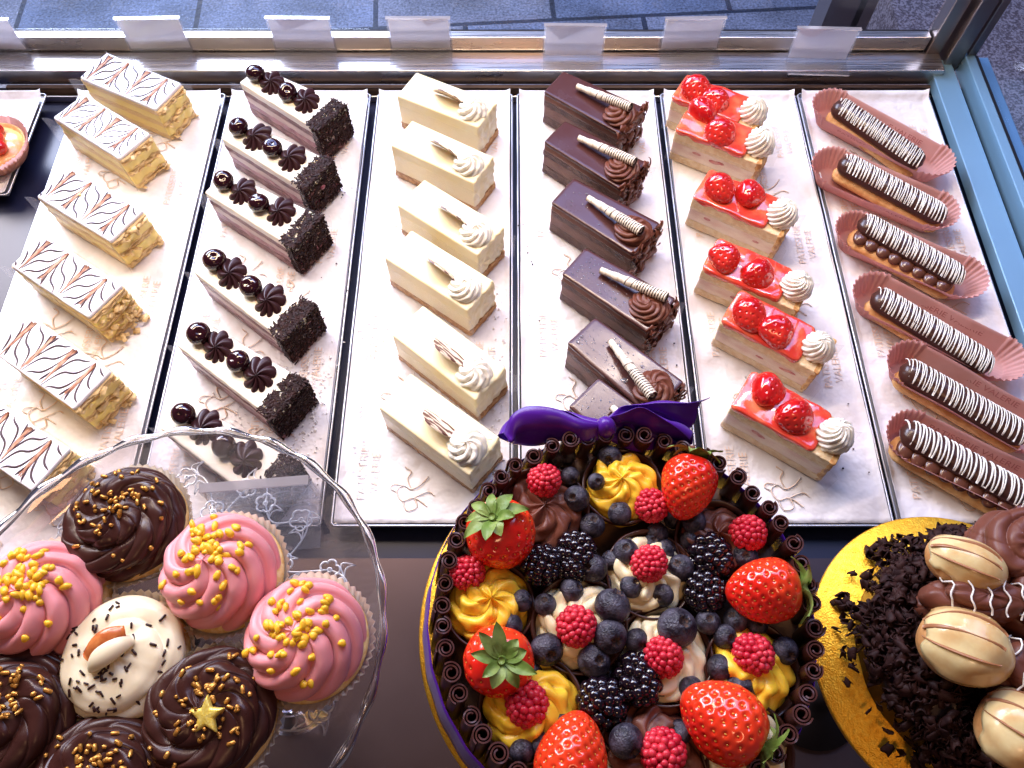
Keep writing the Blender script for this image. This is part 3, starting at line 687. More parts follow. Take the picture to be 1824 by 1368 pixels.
for i, (A, B) in enumerate(CO):
    L, W = .120, .051 + .001 * math.sin(i * 4); s = 11 + i * 1.3; r = random.Random(150 + i)
    t = place('chocolate_slice', 'dark glazed chocolate slice, ' + colab[i], 'cake slice', 'chocolate gateau slices', A, B, W)
    obj('chocolate_sponge', slab(MB(), L, W, 0, .014, .002, .0006, .0018, end_rough(L, .003, .0012, 130, s), rings=2), M['chsponge'], t)
    obj('mousse', slab(MB(), L - .001, W - .0006, .0142, .030, .002, .0006, .002, end_rough(L, .002, .0006, 70, s + 1), rings=2), M['mousse'], t)
    obj('upper_sponge', slab(MB(), L, W, .0302, .0385, .002, .0006, .0018, end_rough(L, .003, .0010, 130, s + 2), rings=2), M['chsponge'], t)
    obj('upper_mousse', slab(MB(), L - .001, W - .0006, .0387, .048, .002, .0006, .002, end_rough(L, .002, .0006, 70, s + 3), rings=2), M['mousse'], t)
    obj('glaze', slab(MB(), L, W + .0004, .0482, .0525, .003, .0014, .002, lambda x, y, z, nx, ny: .0003 * nz(x, y, z, 60, s), lambda x, y: .0003 * nz(x, y, 0, 35, s), rings=8), M['glaze'], t)
    mb = MB()
    for _ in range(95):
        p = Vector((L / 2 + r.uniform(-.002, .003), r.uniform(-.5, .5) * W, r.uniform(.002, .056)))
        T = Matrix.Translation(p) @ Matrix.Rotation(r.uniform(-1.2, 1.2), 4, 'X') @ Matrix.Rotation(r.uniform(-.5, .9), 4, 'Y') @ Matrix.Rotation(r.uniform(-.5, .5), 4, 'Z')
        n = 6; rr = r.uniform(.003, .007); V = []; ww = r.uniform(.002, .006)
        for a in range(n):
            th = PI * .9 * a / (n - 1); V += [(rr * .5 * math.sin(th), -ww, rr * math.cos(th)), (rr * .5 * math.sin(th), ww, rr * math.cos(th) * .9)]
        mb.add(xf(np.array(V), T), grid_faces(n, 2))
    o = obj('chocolate_shavings', mb, M['chocrose'], t); so = o.modifiers.new('s', 'SOLIDIFY'); so.thickness = .0005
    link('chocolate_rosette', CHR[i % 2], t, (.043, -.001, .053), (0, R(-4), r.uniform(0, 6)), (1.05, .95, 1))
    yaw = [2, 4, -4, 9, -14, -4][i]
    link('wafer_roll', CG[i % 2], t, (-.026, .004 + (.004 if i == 4 else 0), .0585), (r.uniform(0, 6), R(-8), R(yaw - 4)), 1.2)
    if i >= 2:
        mb = MB()
        for _ in range([0, 0, 12, 130, 90, 60][i]):
            x, y = r.uniform(-.056, .02), r.uniform(-.019, .019); q = r.uniform(.0004, .0011) * (1.7 if i == 2 else 1)
            if i == 4 and _ < 8: q = r.uniform(.002, .0035); 
            ball(mb, (x, y, .0528), (q, q * r.uniform(.7, 1), min(q * .35, .0006)), ICO2)
        obj('water_beads', mb, M['water'], t)
    film(t, L, W, .043, .004, .010, i + 50); taper(t, L, .20)
# --- strawberry shape
def strawberry(Rr, Ln, seed=0, nseeds=130, dimp=.0007, wob=.05):
    r = random.Random(seed); nt, nu = 120, 84
    def prof(t): return Rr * 1.7 * (1 - t) ** .55 * t ** .28
    V = []
    for i in range(nu):
        t = .0005 + (1 - .001) * (i / (nu - 1)) ** 1.15
        for j in range(nt):
            th = 2 * PI * j / nt
            q = 1 + wob * nz(math.cos(th), math.sin(th), t * 1.5, 1.1, seed) * 1.6
            V.append((prof(t) * q * math.cos(th), prof(t) * q * math.sin(th) * .93, -Ln * t - .0015 * math.exp(-(t / .05) ** 2) * -1))
    V = np.array(V); S = []
    for k in range(nseeds):
        t = .05 + .9 * ((k + .5) / nseeds) ** .9; th = k * 2.39996
        q = 1 + wob * nz(math.cos(th), math.sin(th), t * 1.5, 1.1, seed) * 1.6
        S.append((prof(t) * q * math.cos(th), prof(t) * q * math.sin(th) * .93, -Ln * t))
    S = np.array(S); c = np.array([0, 0, -Ln * .4]); n = V - c; n /= np.linalg.norm(n, axis=1)[:, None]
    d = np.min(np.linalg.norm(V[:, None, :] - S[None], axis=2), axis=1)
    V2 = V - n * (dimp * 1.6 * np.exp(-(d / (Rr * .065)) ** 2))[:, None]
    F = grid_faces(nu, nt, True); F = [tuple(reversed(f)) for f in F]
    F.append(tuple(range(nt))); F.append(tuple((nu - 1) * nt + j for j in reversed(range(nt))))
    body = MB().add(V2, F); sd = MB()
    for p in S:
        nn = Vector(p - c).normalized(); q = nn.to_track_quat('Z', 'Y').to_matrix().to_4x4()
        sc = Rr / .019
        v = xf(ICO1[0] * np.array([.00042, .0007, .0003]) * sc, q); sd.add(v + (np.array(p) - np.array(nn) * dimp * .8), ICO1[1])
    return body, sd
b_, s_ = strawberry(.0160, .034, 3, 60, .0007, .08); GL = b_.data('glazed_strawberry', M['stberry'])
b_, s_ = strawberry(.0155, .031, 8, 60, .0007, .12); GL2 = b_.data('glazed_strawberry', M['stberry'])
ST = [((1198, 175), (1342, 232)), ((1205, 232), (1352, 291)), ((1237, 354), (1391, 420)), ((1254, 479), (1418, 548)), ((1282, 573), (1461, 662)), ((1301, 721), (1486, 829))]
stlab = ['farthest back, by the rail', 'second from the back, close against the first', 'third from the back', 'fourth from the back', 'fifth from the back', 'nearest the berry cake']
WR = [rosette_data('cream_rosette', .0165, .0200, M['whitecream'], 12, 2.0 + .4 * k, .0036, k + 9, peak=.1) for k in range(4)]
for i, (A, B) in enumerate(ST):
    L, W = .114, .049 + .001 * math.sin(i * 4); s = 31 + i * 1.7; r = random.Random(250 + i)
    t = place('strawberry_slice', 'strawberry topped sponge slice, ' + stlab[i], 'cake slice', 'strawberry gateau slices', A, B, W)
    obj('base_sponge', slab(MB(), L, W, 0, .0115, .002, .0012, .0018, end_rough(L, .0025, .0008, 110, s), rings=2), M['sponge'], t)
    cr = obj('cream_layer', slab(MB(), L - .001, W - .0008, .0117, .030, .002, .0006, .002, lambda x, y, z, nx, ny: .0009 * nz(x, y, z, 60, s), rings=2), M['stcream'], t)
    mb = MB()
    for k in range(r.choice((2, 3))):
        for side in (-1, 1): ball(mb, (r.uniform(-.04, .035), side * (W / 2 - .0008), .0225 + r.uniform(-.002, .002)), (r.uniform(.004, .008), .0013, r.uniform(.002, .0032)), ICO2)
    obj('strawberry_piece', mb, M['stpiece'], cr)
    obj('upper_sponge', slab(MB(), L, W, .0302, .0465, .002, .0012, .0018, end_rough(L, .0025, .0008, 110, s + 2), lambda x, y: .001 * nz(x, y, 0, 60, s), rings=6), M['sponge'], t)
    # red glaze, running over the edges
    def gd(x, y, z, nx, ny): return .0006 + .0012 * max(0, nz(x, y, z, 55, s)) 
    mb = MB(); slab(mb, L * .80, W, .0418, .0510, .005, .002, .0016, lambda x, y, z, nx, ny: gd(x, y, z, nx, ny) - (.004 * max(0, (.0455 - z) / .004 + nz(x, y, 0, 70, s + 5) * 1.3) if z < .0475 else 0) * .6, lambda x, y: .0024 * nz(x, y, 0, 45, s + 1), cx=-L * .10, rings=8)
    obj('red_glaze', mb, M['redglaze'], t)
    obj('toasted_edge', slab(MB(), .006, W + .001, .004, .0475, .002, .001, .0016, lambda x, y, z, nx, ny: .0018 * nz(x, y, z, 170, s + 3), cx=L / 2 - .0015, rings=3), M['sponge_edge'], t)
    for k, x in enumerate((-.034, .000)):
        d = Vector((r.uniform(.1, .9), r.uniform(-.8, .3), -.22 if k else -.10))
        pos = Vector((x - .012, (.007 if k == 0 else .004) + r.uniform(-.002, .002), .0575))
        link('glazed_strawberry', (GL, GL2)[(i + k) % 2], t, pos, d.to_track_quat('-Z', 'Y'), (1.2 * r.uniform(.92, 1.06), 1.15, 1.12 * r.uniform(.9, 1.1)))
    link('cream_rosette', WR[i % 4], t, (.045, .001, .0515), (R(r.uniform(-8, 8)), R(r.uniform(-6, 10)), r.uniform(0, 6)), r.uniform(.97, 1.06))
    film(t, L, W, .036, .003, .012, i + 70)
# --- eclairs in pink cases
EC = [((1490, 178), (1645, 285)), ((1500, 280), (1688, 382)), ((1535, 388), (1720, 492)), ((1560, 520), (1772, 650)), ((1612, 650), (1838, 778)), ((1612, 762), (1836, 886))]
CS = [((1447, 180), (1692, 312)), ((1443, 288), (1700, 400)), ((1483, 400), (1750, 520)), ((1515, 510), (1822, 668)), ((1575, 630), (1880, 800)), ((1572, 760), (1880, 908))]
eclab = ['farthest back, by the rail', 'second from the back', 'third from the back, ganache filling showing', 'fourth from the back', 'fifth from the back, cut by the right edge', 'nearest the front, widely spaced white stripes']
def stadium(L, W, n=120):
    pts = []; r_ = W / 2; h = L / 2 - r_
    per = 4 * h + 2 * PI * r_
    for i in range(n):
        s = per * i / n
        if s < 2 * h: pts.append((-h + s, -r_, 0, -1, 0)); continue
        s -= 2 * h
        if s < PI * r_: a = -PI / 2 + s / r_; pts.append((h + r_ * math.cos(a), r_ * math.sin(a), math.cos(a), math.sin(a), 1)); continue
        s -= PI * r_
        if s < 2 * h: pts.append((h - s, r_, 0, 1, 0)); continue
        s -= 2 * h; a = PI / 2 + s / r_; pts.append((-h + r_ * math.cos(a), r_ * math.sin(a), math.cos(a), math.sin(a), 1))
    return pts
def case_data(L, W, H, seed):
    n = 560; st = stadium(L, W, n); V = [(0, 0, .0006)]; lv = 7
    for k in range(lv):
        q = k / (lv - 1)
        for i, (x, y, nx, ny, e) in enumerate(st):
            pl = .0009 * q * (1 if (i // 3) % 2 else -1) * (1 if e else .0)
            o = .014 * q + .0022 * nz(x, y, 0, 14, seed) * q + pl
            z = .0006 + H * q ** .9 + (.0007 * (1 if i % 2 else -1) if k == lv - 1 else 0) + (.004 * nz(x, y, 1, 12, seed) * q) + (.003 * q if e else 0)
            V.append((x + nx * o, y + ny * o, z))
    F = grid_faces(lv, n, True, 1) + [(0, 1 + (i + 1) % n, 1 + i) for i in range(n)]
    return MB().add(V, F)
def capsule(mb, L, ry, rz, z0, bend=0, flatb=.0, mi=0, seed=0, amp=.0006, nu=48, nt=32):
    V = []
    for i in range(nu):
        t = i / (nu - 1); x = -L / 2 + L * t; e = min(1, math.sqrt(max(0, 1 - (max(0, abs(x) - (L / 2 - ry)) / ry) ** 2)))
        for j in range(nt):
            th = 2 * PI * j / nt; c, s_ = math.cos(th), math.sin(th); zz = rz * s_ * (1 if s_ > 0 else flatb)
            a = amp * nz(x, c, s_, 40, seed)
            V.append((x, (ry + a) * e * c, z0 + (zz + a) * (e if e > .02 else .02)))
    F = [tuple(reversed(f)) for f in grid_faces(nu, nt, True)]
    return mb.add(V, F, mi)
for i in range(6):
    a, b = P(*CS[i][0], .02), P(*CS[i][1], .02); d = b - a; ang = math.atan2(d.y, d.x); c = (a + b) / 2
    Lc = d.length - .030
    cs = thing('paper_case', 'pink pleated paper case of the eclair ' + eclab[i], 'paper case', (c.x, c.y, .0022), ang, 'pink paper cases')
    H = .026
    o = obj('pleated_paper', case_data(Lc, .034, H, i), M['pinkpaper'], cs); so = o.modifiers.new('s', 'SOLIDIFY'); so.thickness = .0002
    v = T_LINE[0]; sc = 1.25
    for side in (-1, 1):
        yb = side * (.017 + .010); V = np.c_[v[:, 0] * sc, yb - side * .0016 + side * v[:, 1] * .52 , .0022 + H * .60 + v[:, 1] * .85 + 0 * v[:, 0]]
        obj('printed_lettering', MB().add(V, T_LINE[1]), M['pinkprint'], cs, smooth=False)
    a, b = P(*EC[i][0], .036), P(*EC[i][1], .036); d = b - a; ang2 = math.atan2(d.y, d.x); c = (a + b) / 2; Le = d.length + .004
    t = thing('eclair', 'striped chocolate eclair, ' + eclab[i], 'eclair', (c.x, c.y, .003), ang2, 'chocolate eclairs')
    off = -.010 if i in (2, 5) else -.0015
    mb = MB(); capsule(mb, Le, .0172 if i in (2, 5) else .0140, .0095, .0095, flatb=.9, seed=i, amp=.0012)
    obj('choux_base', mb, M['choux'], t, loc=(0, off, 0))
    mb = MB(); nn = 8
    for k in range(nn): ball(mb, (-Le / 2 + .015 + (Le - .03) * k / (nn - 1), off - .002 + .001 * math.sin(k * 3), .0185), (.0095, .0135, .0055), ICO3)
    if i in (2, 5): obj('ganache_filling', mb, M['eclair_cream'], t)
    mb = MB(); capsule(mb, Le, .0162, .0125, .0235, flatb=(.45 if i in (2, 5) else 1.0), seed=i + 9, amp=.0010)
    lid = obj('chocolate_lid', mb, M['eclair_choc'], t, rot=(R(-6), 0, 0))
    r = random.Random(i + 400); mb = MB(); pts = []; ns = [52, 62, 58, 58, 46, 32][i]; sgn = 1
    x = -Le / 2 + .006
    k = 0
    while k < ns:
        x = -Le / 2 + .006 + (Le - .012) * k / (ns - 1) + r.uniform(-.0011, .0011)
        gap = r.random() < .12
        e = math.sqrt(max(.05, 1 - (max(0, abs(x) - (Le / 2 - .0162)) / .0162) ** 2))
        for q in range(9):
            th = (q / 8) * PI * .86 + PI * .07; th = th if sgn > 0 else PI - th
            xx = x + .0022 * (q / 8) * 1 - .004 * math.cos(th) * 1.1
            pts.append((xx, (.0165) * e * math.cos(th), .0238 + .0128 * e * math.sin(th)))
        sgn *= -1; k += 1
        if (gap or k == ns) and len(pts) > 8:
            rr = .00062 if i != 5 else .0009
            tube(mb, pts, [rr * (1 + .35 * nz(a * .2, i, 0, 1)) for a in range(len(pts))], 6); pts = []
    obj('white_chocolate_stripes', mb, M['whiteline'], lid)
# --- fruit tart, left edge
c = P(2, 262, .02)
cs = thing('paper_case', 'round pink pleated paper case under the fruit tart', 'paper case', (c.x - .012, c.y, .0022), 0, 'pink paper cases')
mb = MB(); prof = [(.001, .0006), (.036, .0006), (.040, .008), (.044, .018), (.048, .026)]
lathe(mb, prof, 180, lambda r_, z, th, k: (r_ + (.0011 * (1 if int(th / (2 * PI) * 180) % 2 else -1) if k > 1 else 0), z))
o = obj('pleated_paper', mb, M['pinkpaper'], cs)
t = thing('fruit_tart', 'glazed cherry custard tart in a pink case at left edge', 'tart', (c.x - .012, c.y, .003))
obj('pastry_shell', lathe(MB(), [(.001, .0), (.034, .0), (.042, .018), (.040, .018), (.036, .008), (.001, .006)], 60), M['choux'], t)
obj('custard_filling', swirl(.038, .010, 6, .3, .0012, nu=16, per=10, peak=0, u0=0).data('custard_filling', M['tartcustard']) and swirl(.038, .010, 6, .3, .0012, nu=16, per=10, peak=0, u0=0), M['tartcustard'], t, loc=(0, 0, .013))
r = random.Random(8)
mbc = MB(); ball(mbc, (0, 0, 0), (.0105, .010, .009), ICO3); TCH = mbc.data('glazed_cherry', M['stberry'])
for k, (x, y) in enumerate([(.004, .020), (.010, .004), (-.008, .008), (.001, -.012), (-.016, -.006), (.018, -.010), (-.015, .022)]):
    link('glazed_cherry', TCH, t, (x, y, .026 + r.uniform(0, .002)), (0, 0, k))
# ------------------------------------------------------------------ price card holders on the rail
HOLD = [((-60, 45), 85, 105, 'leftmost, cut by the left picture edge'), ((232, 338), 84, 105, 'second from the left'), ((492, 597), 76, 104, 'above the cherry slices'),
        ((698, 803), 81, 105, 'above the cheesecake slices'), ((970, 1072), 96, 102, 'above the chocolate slices'), ((1178, 1278), 84, 100, 'above the strawberry slices'), ((1405, 1508), 102, 103, 'rightmost, above the eclairs')]
for (ua, ub), v, wpx, lab in HOLD:
    a, b = P(ua, v, .030), P(ub, v, .030); cx, y = (a.x + b.x) / 2, min(a.y, .904); W = (b - a).length
    t = thing('card_holder', 'clear acrylic price card holder, ' + lab, 'card holder', (cx, y, .0215), R(random.Random(v).uniform(-3, 3)), 'acrylic price card holders')
    box_ = MB(); box(box_, (0, 0, .027), (W + .004, .0012, .050)); obj('acrylic_front', box_, M['acrylic'], t, smooth=False)
    box_ = MB(); box(box_, (0, .0030, .027), (W + .004, .0012, .050)); obj('acrylic_back', box_, M['acrylic'], t, smooth=False)
    box_ = MB(); box(box_, (0, -.012, .0006), (W + .004, .026, .0012)); obj('acrylic_foot', box_, M['acrylic'], t, smooth=False)
    box_ = MB(); box(box_, (0, .0015, .0535), (W + .005, .0050, .0016)); obj('polished_edge', box_, M['acrylic_edge'], t, smooth=False)
    box_ = MB(); box(box_, (0, -.0256, .0009), (W + .004, .0012, .0014)); obj('polished_edge', box_, M['acrylic_edge'], t, smooth=False)
    box_ = MB(); box(box_, (0, .0015, .029), (W - .001, .0006, .046)); obj('price_card', box_, M['card'], t, smooth=False)

# ------------------------------------------------------------------ glass cake stand with cupcakes
GC = Vector((-.2062, .0745, .286))
t = thing('glass_cake_stand', 'scalloped pressed glass cake stand with flower relief, under the cupcakes', 'cake stand', (GC.x, GC.y, -.009))
z0 = .295
def sc(r_, z, th, k):
    e = max(0, (r_ - .112) / .020); return (r_ * (1 + .003 * e * math.cos(26 * th)), z + .0006 * e * math.cos(26 * th))
pl_ = MB(); lathe(pl_, [(.0005, z0 - .0030), (.06, z0 - .0030), (.110, z0 - .0028), (.118, z0 + .002), (.125, z0 + .009), (.1285, z0 + .0125)], 156, sc)
lathe(pl_, [(.1285, z0 + .0138), (.124, z0 + .0112), (.117, z0 + .0045), (.110, z0 - .0002), (.06, z0 - .0004), (.0005, z0 - .0004)], 156, sc)
obj('plate', pl_, M['plate'], t)
mb = MB(); pts = []
for k in range(312):
    th = 2 * PI * k / 312; rr = .1300 * (1 + .003 * math.cos(26 * th)); pts.append((rr * math.cos(th), rr * math.sin(th), z0 + .0142 + .0006 * math.cos(26 * th)))
tube(mb, pts, [0.0026 * (1 + .25 * math.cos(26 * 2 * PI * k / 312 + .8)) for k in range(312)], 10, closed=True); obj('scalloped_rim', mb, M['rimglass'], t)
mb = MB(); lathe(mb, [(.0005, z0 - .004), (.012, z0 - .005), (.0105, z0 - .03), (.009, z0 - .08), (.010, z0 - .16), (.016, z0 - .22), (.026, .012), (.040, .003), (.042, .0), (.0005, .0)], 64); obj('pedestal', mb, M['rimglass'], t)
mb = MB(); tube(mb, [(.0165 * math.cos(a * PI / 24), .0165 * math.sin(a * PI / 24), z0 - .0055) for a in range(48)], .0016, 8, closed=True); obj('stem_ring', mb, M['rimglass'], t)
r = random.Random(21)
def sprig(cx, cy, a, s, petals=5):
    mb = MB(); n = petals * 10; pts = []
    for k in range(n):
        th = 2 * PI * k / n; rr = s * (.72 + .28 * abs(math.cos(petals * th / 2)) ** .6); pts.append((cx + rr * math.cos(th + a), cy + rr * math.sin(th + a), z0 + .0001))
    tube(mb, pts, .00072, 6, closed=True)
    tube(mb, [(cx + s * .2 * math.cos(k * PI / 5), cy + s * .2 * math.sin(k * PI / 5), z0 + .0001) for k in range(10)], .0006, 5, closed=True)
    return mb
fl = []
for k in range(30):
    th = 2 * PI * k / 30 + r.uniform(-.05, .05); rr = (.1025, .095, .101, .078)[k % 4] + r.uniform(-.002, .002)
    obj('pressed_flower', sprig(rr * math.cos(th), rr * math.sin(th), r.uniform(0, 6), r.uniform(.0058, .0078)), M['emboss'], t); fl.append((rr, th))
for k in range(0, 30):
    (r1, a1), (r2_, a2) = fl[k], fl[(k + 1) % 30]
    if k == 29: a2 += 2 * PI
    pts = []
    for q in range(13):
        tt = q / 12; rr = r1 + (r2_ - r1) * tt + .010 * math.sin(PI * tt) * (1 if k % 2 else -1); th = a1 + (a2 - a1) * tt; pts.append((rr * math.cos(th), rr * math.sin(th), z0 + .0001))
    mb = MB(); tube(mb, pts, .0006, 5)
    for q in (4, 8):
        p = Vector(pts[q]); d = (Vector(pts[q + 1]) - p).normalized(); nn = Vector((-d.y, d.x, 0)) * (1 if q == 4 else -1)
        lf = [p + d * .009 * math.sin(PI * u_ / 8) * (.6) + nn * (.010 * u_ / 8) + d * .0022 * math.sin(PI * u_ / 8) for u_ in range(9)]
        lf += [p + d * .009 * math.sin(PI * u_ / 8) * (.6) + nn * (.010 * u_ / 8) - d * .0022 * math.sin(PI * u_ / 8) for u_ in range(8, -1, -1)]
        tube(mb, lf, .00052, 4, cap=False)
    obj('pressed_vine', mb, M['emboss'], t)
# empty acrylic holder standing on the plate
a, b = P(348, 884, .328), P(545, 868, .328); c = (a + b) / 2; ang = math.atan2(b.y - a.y, b.x - a.x); W = (b - a).length
t = thing('card_holder', 'empty clear acrylic holder on the glass cake stand behind the pink cupcake', 'card holder', (c.x, c.y + .004, z0 - .009), ang, None)
box_ = MB(); box(box_, (0, 0, .019), (W, .0016, .038)); obj('acrylic_front', box_, M['acrylic'], t, smooth=False)
box_ = MB(); box(box_, (0, .0042, .019), (W, .0016, .038)); obj('acrylic_back', box_, M['acrylic'], t, smooth=False)
box_ = MB(); box(box_, (0, .0021, .0385), (W, .0058, .0014)); obj('polished_edge', box_, M['acrylic_edge'], t, smooth=False)
box_ = MB(); box(box_, (0, -.015, .0014), (W, .030, .0012)); obj('acrylic_foot', box_, M['acrylic'], t, smooth=False)

# cupcakes
def case_mesh(r0, r1, H, n=52, seed=0):
    mb = MB(); lv = 6; m = n * 4; V = [(0, 0, 0)]
    for k in range(lv):
        q = k / (lv - 1)
        for i in range(m):
            th = 2 * PI * i / m; pz = abs((i % 4) / 2 - 1) * 2 - 1
            rr = r0 + (r1 - r0) * q ** 1.1 + .00085 * pz * (.5 + .5 * q) + .0012 * nz(math.cos(th), math.sin(th), q, 1.6, seed) * q
            V.append((rr * math.cos(th), rr * math.sin(th), H * q + (.0010 * nz(math.cos(th) * 3, math.sin(th) * 3, seed, 1) if k == lv - 1 else 0)))
    mb.add(V, [tuple(reversed(f)) for f in grid_faces(lv, m, True, 1)] + [(0, 1 + (i + 1) % m, 1 + i) for i in range(m)])
    return mb.data('paper_case', M['case'])
CASES = [case_mesh(.0250, .0374, .0345, 50, k) for k in range(3)]
def nugget(sd):
    r = random.Random(sd); v, f = ICO2; v = v * np.array([.0025 * r.uniform(.8, 1.3), .0019, .0016])
    v = v * (1 + .35 * np.array([[nz(*p, 500, sd)] for p in v])); return MB().add(v, f).data('sugar_nugget', M['ysprinkle'])
def strand(name, m, ln, rr):
    mb = MB(); tube(mb, [(-ln / 2, 0, 0), (-ln / 2 + rr * .4, 0, 0), (ln / 2 - rr * .4, 0, 0), (ln / 2, 0, 0)], [rr * .55, rr, rr, rr * .55], 7); return mb.data(name, m)
NUG = [nugget(k) for k in range(4)]
GLD = [strand('gold_sprinkle', M['gsprinkle'], l, rr) for l, rr in ((.0030, .00105), (.0038, .0010), (.0022, .0011))]
DRK = [strand('chocolate_strand', M['dsprinkle'], l, .00062) for l in (.0034, .0042, .0026)]
def sprinkle(par, me, datas, n, seed, rmax, cen=(0, 0), spread=.012, lift=.0006, rnd=.25):
    r = random.Random(seed)
    cand = [v for v in me.vertices if v.normal.z > .25]
    xs = np.array([tuple(v.co) for v in cand])
    for k in range(n):
        if r.random() < rnd: a, q = r.uniform(0, 2 * PI), rmax * math.sqrt(r.random()); x, y = q * math.cos(a), q * math.sin(a)
        else: x, y = cen[0] + r.gauss(0, spread), cen[1] + r.gauss(0, spread)
        i = int(np.argmin((xs[:, 0] - x) ** 2 + (xs[:, 1] - y) ** 2)); v = cand[i]
        if (xs[i, 0] - x) ** 2 + (xs[i, 1] - y) ** 2 > .0001: continue
        q = v.normal.to_track_quat('Z', 'Y') @ Quaternion((0, 0, 1), r.uniform(0, 2 * PI)) @ Quaternion((0, 1, 0), r.uniform(-.35, .35))
        link(datas[0].name.split('.')[0], r.choice(datas), par, v.co + v.normal * lift, q, r.uniform(.85, 1.2))
CC = [((212, 922), 'choc', 'chocolate cupcake with gold sprinkles, farthest back on the glass stand'),
      ((386, 1010), 'pink', 'pink swirled cupcake with yellow nuggets, beside the farthest chocolate cupcake'),
      ((62, 1062), 'pink', 'pink cupcake with yellow nuggets, cut by the left picture edge'),
      ((205, 1168), 'white', 'ivory frosted cupcake with dark strands and a caramel smear'),
      ((538, 1132), 'pink', 'pink swirled cupcake with yellow nuggets, rightmost on the glass stand'),
      ((365, 1268), 'choc', 'chocolate cupcake topped with a gold sugar star'),
      ((2, 1272), 'choc', 'chocolate cupcake with gold sprinkles, in the lower left corner'),
      ((160, 1398), 'choc', 'chocolate cupcake cut by the bottom picture edge below the ivory one')]
for i, ((u, v), kind, lab) in enumerate(CC):
    p = P(u, v, .334); r = random.Random(600 + i)
    t = thing('cupcake', lab, 'cupcake', (p.x, p.y, z0 - .0085), r.uniform(-.5, .5), 'cupcakes on the glass stand')
    link('paper_case', CASES[i % 3], t, rot=(0, 0, r.uniform(0, 6)))
    mb = MB(); lathe(mb, [(.0230, .002), (.0335, .029), (.0325, .0335), (.026, .0365), (.0005, .037)], 60, lambda r_, z, th, k: (r_, z + .0008 * nz(r_ * math.cos(th), r_ * math.sin(th), i, 180)))
    obj('sponge', mb, M['cakecrumb'], t)
    if kind == 'pink': fm = swirl(.0312, .0250, 8, 2.5, .0058, nu=64, per=22, pw=.62, skew=.62, a_r=.72, a_z=1.05, peak=.10, wob=.0012, seed=i, u0=-.5); m = M['pink']
    elif kind == 'choc': fm = swirl(.0312, .0185, 10, 2.6, .0020, nu=90, per=22, pw=.5, skew=.6, a_r=.62, a_z=1.1, peak=.05, wob=.0022, seed=i, coil=2.3, cdepth=.0062, u0=-.5); m = M['chfrost']
    else: fm = swirl(.0325, .0115, 5, 1.5, .0003, nu=60, per=40, pw=.8, a_r=.55, a_z=1.2, peak=0, wob=.0014, seed=i, coil=1.6, cdepth=.0030, u0=-.6); m = M['whfrost']
    fr = obj('frosting', fm, m, t, loc=(0, 0, .0385), rot=(R(r.uniform(-3, 3)), R(r.uniform(-3, 3)), 0))
    if kind == 'pink': sprinkle(fr, fr.data, NUG, 62, i, .028, (-.002, .006), .009, .0007, .35)
    elif kind == 'choc': sprinkle(fr, fr.data, GLD, 66, i, .030, (.004, .006), .0085, .0008, .5)
    else:
        sprinkle(fr, fr.data, DRK, 82, i, .031, (.002, -.006), .014, .0005, .5)
        mb = MB(); pts = [(-.012, -.004, .0125), (-.007, -.002, .0165), (0, .001, .018), (.007, .0035, .0165), (.011, .004, .0125)]
        tube(mb, pts, [.002, .0055, .0065, .0055, .003], 20, flat=.75); o = obj('cream_peak', mb, M['whfrost'], fr, rot=(0, 0, R(38))); o.modifiers.new('s', 'SUBSURF').levels = 2; o.modifiers['s'].render_levels = 2
        mb = MB(); pts = [(-.012, .003, .0145), (-.005, .0065, .0180), (.003, .0085, .0188), (.010, .0085, .0165)]
        tube(mb, pts, [.003, .0056, .0056, .003], 16, flat=.55); o = obj('caramel_smear', mb, M['jam'], fr, rot=(0, 0, R(42))); o.modifiers.new('s', 'SUBSURF').levels = 2; o.modifiers['s'].render_levels = 2
    if i == 5:
        mb = MB(); V = []
        for zz, sc_ in ((0, 1), (.0022, 1), (.0032, .80)):
            for k in range(10):
                th = PI * k / 5 + .35; rr = (.0102 if k % 2 == 0 else .0047) * sc_; V.append((rr * math.cos(th), rr * math.sin(th), zz))
        F = grid_faces(3, 10, True) + [tuple(reversed(range(10)))] + [(20 + k, 20 + (k + 1) % 10, 30) for k in range(10)]; V.append((0, 0, .0036))
        pp_ = P(350, 1270, .360); lp = t.matrix_basis.inverted() @ pp_
        so = obj('sugar_star', mb.add(V, F), M['star'], t, smooth=False, loc=(lp.x, lp.y, .0575), rot=(R(10), R(-8), -t.rotation_euler.z)); bv = so.modifiers.new('b', 'BEVEL'); bv.width = .0006; bv.segments = 2

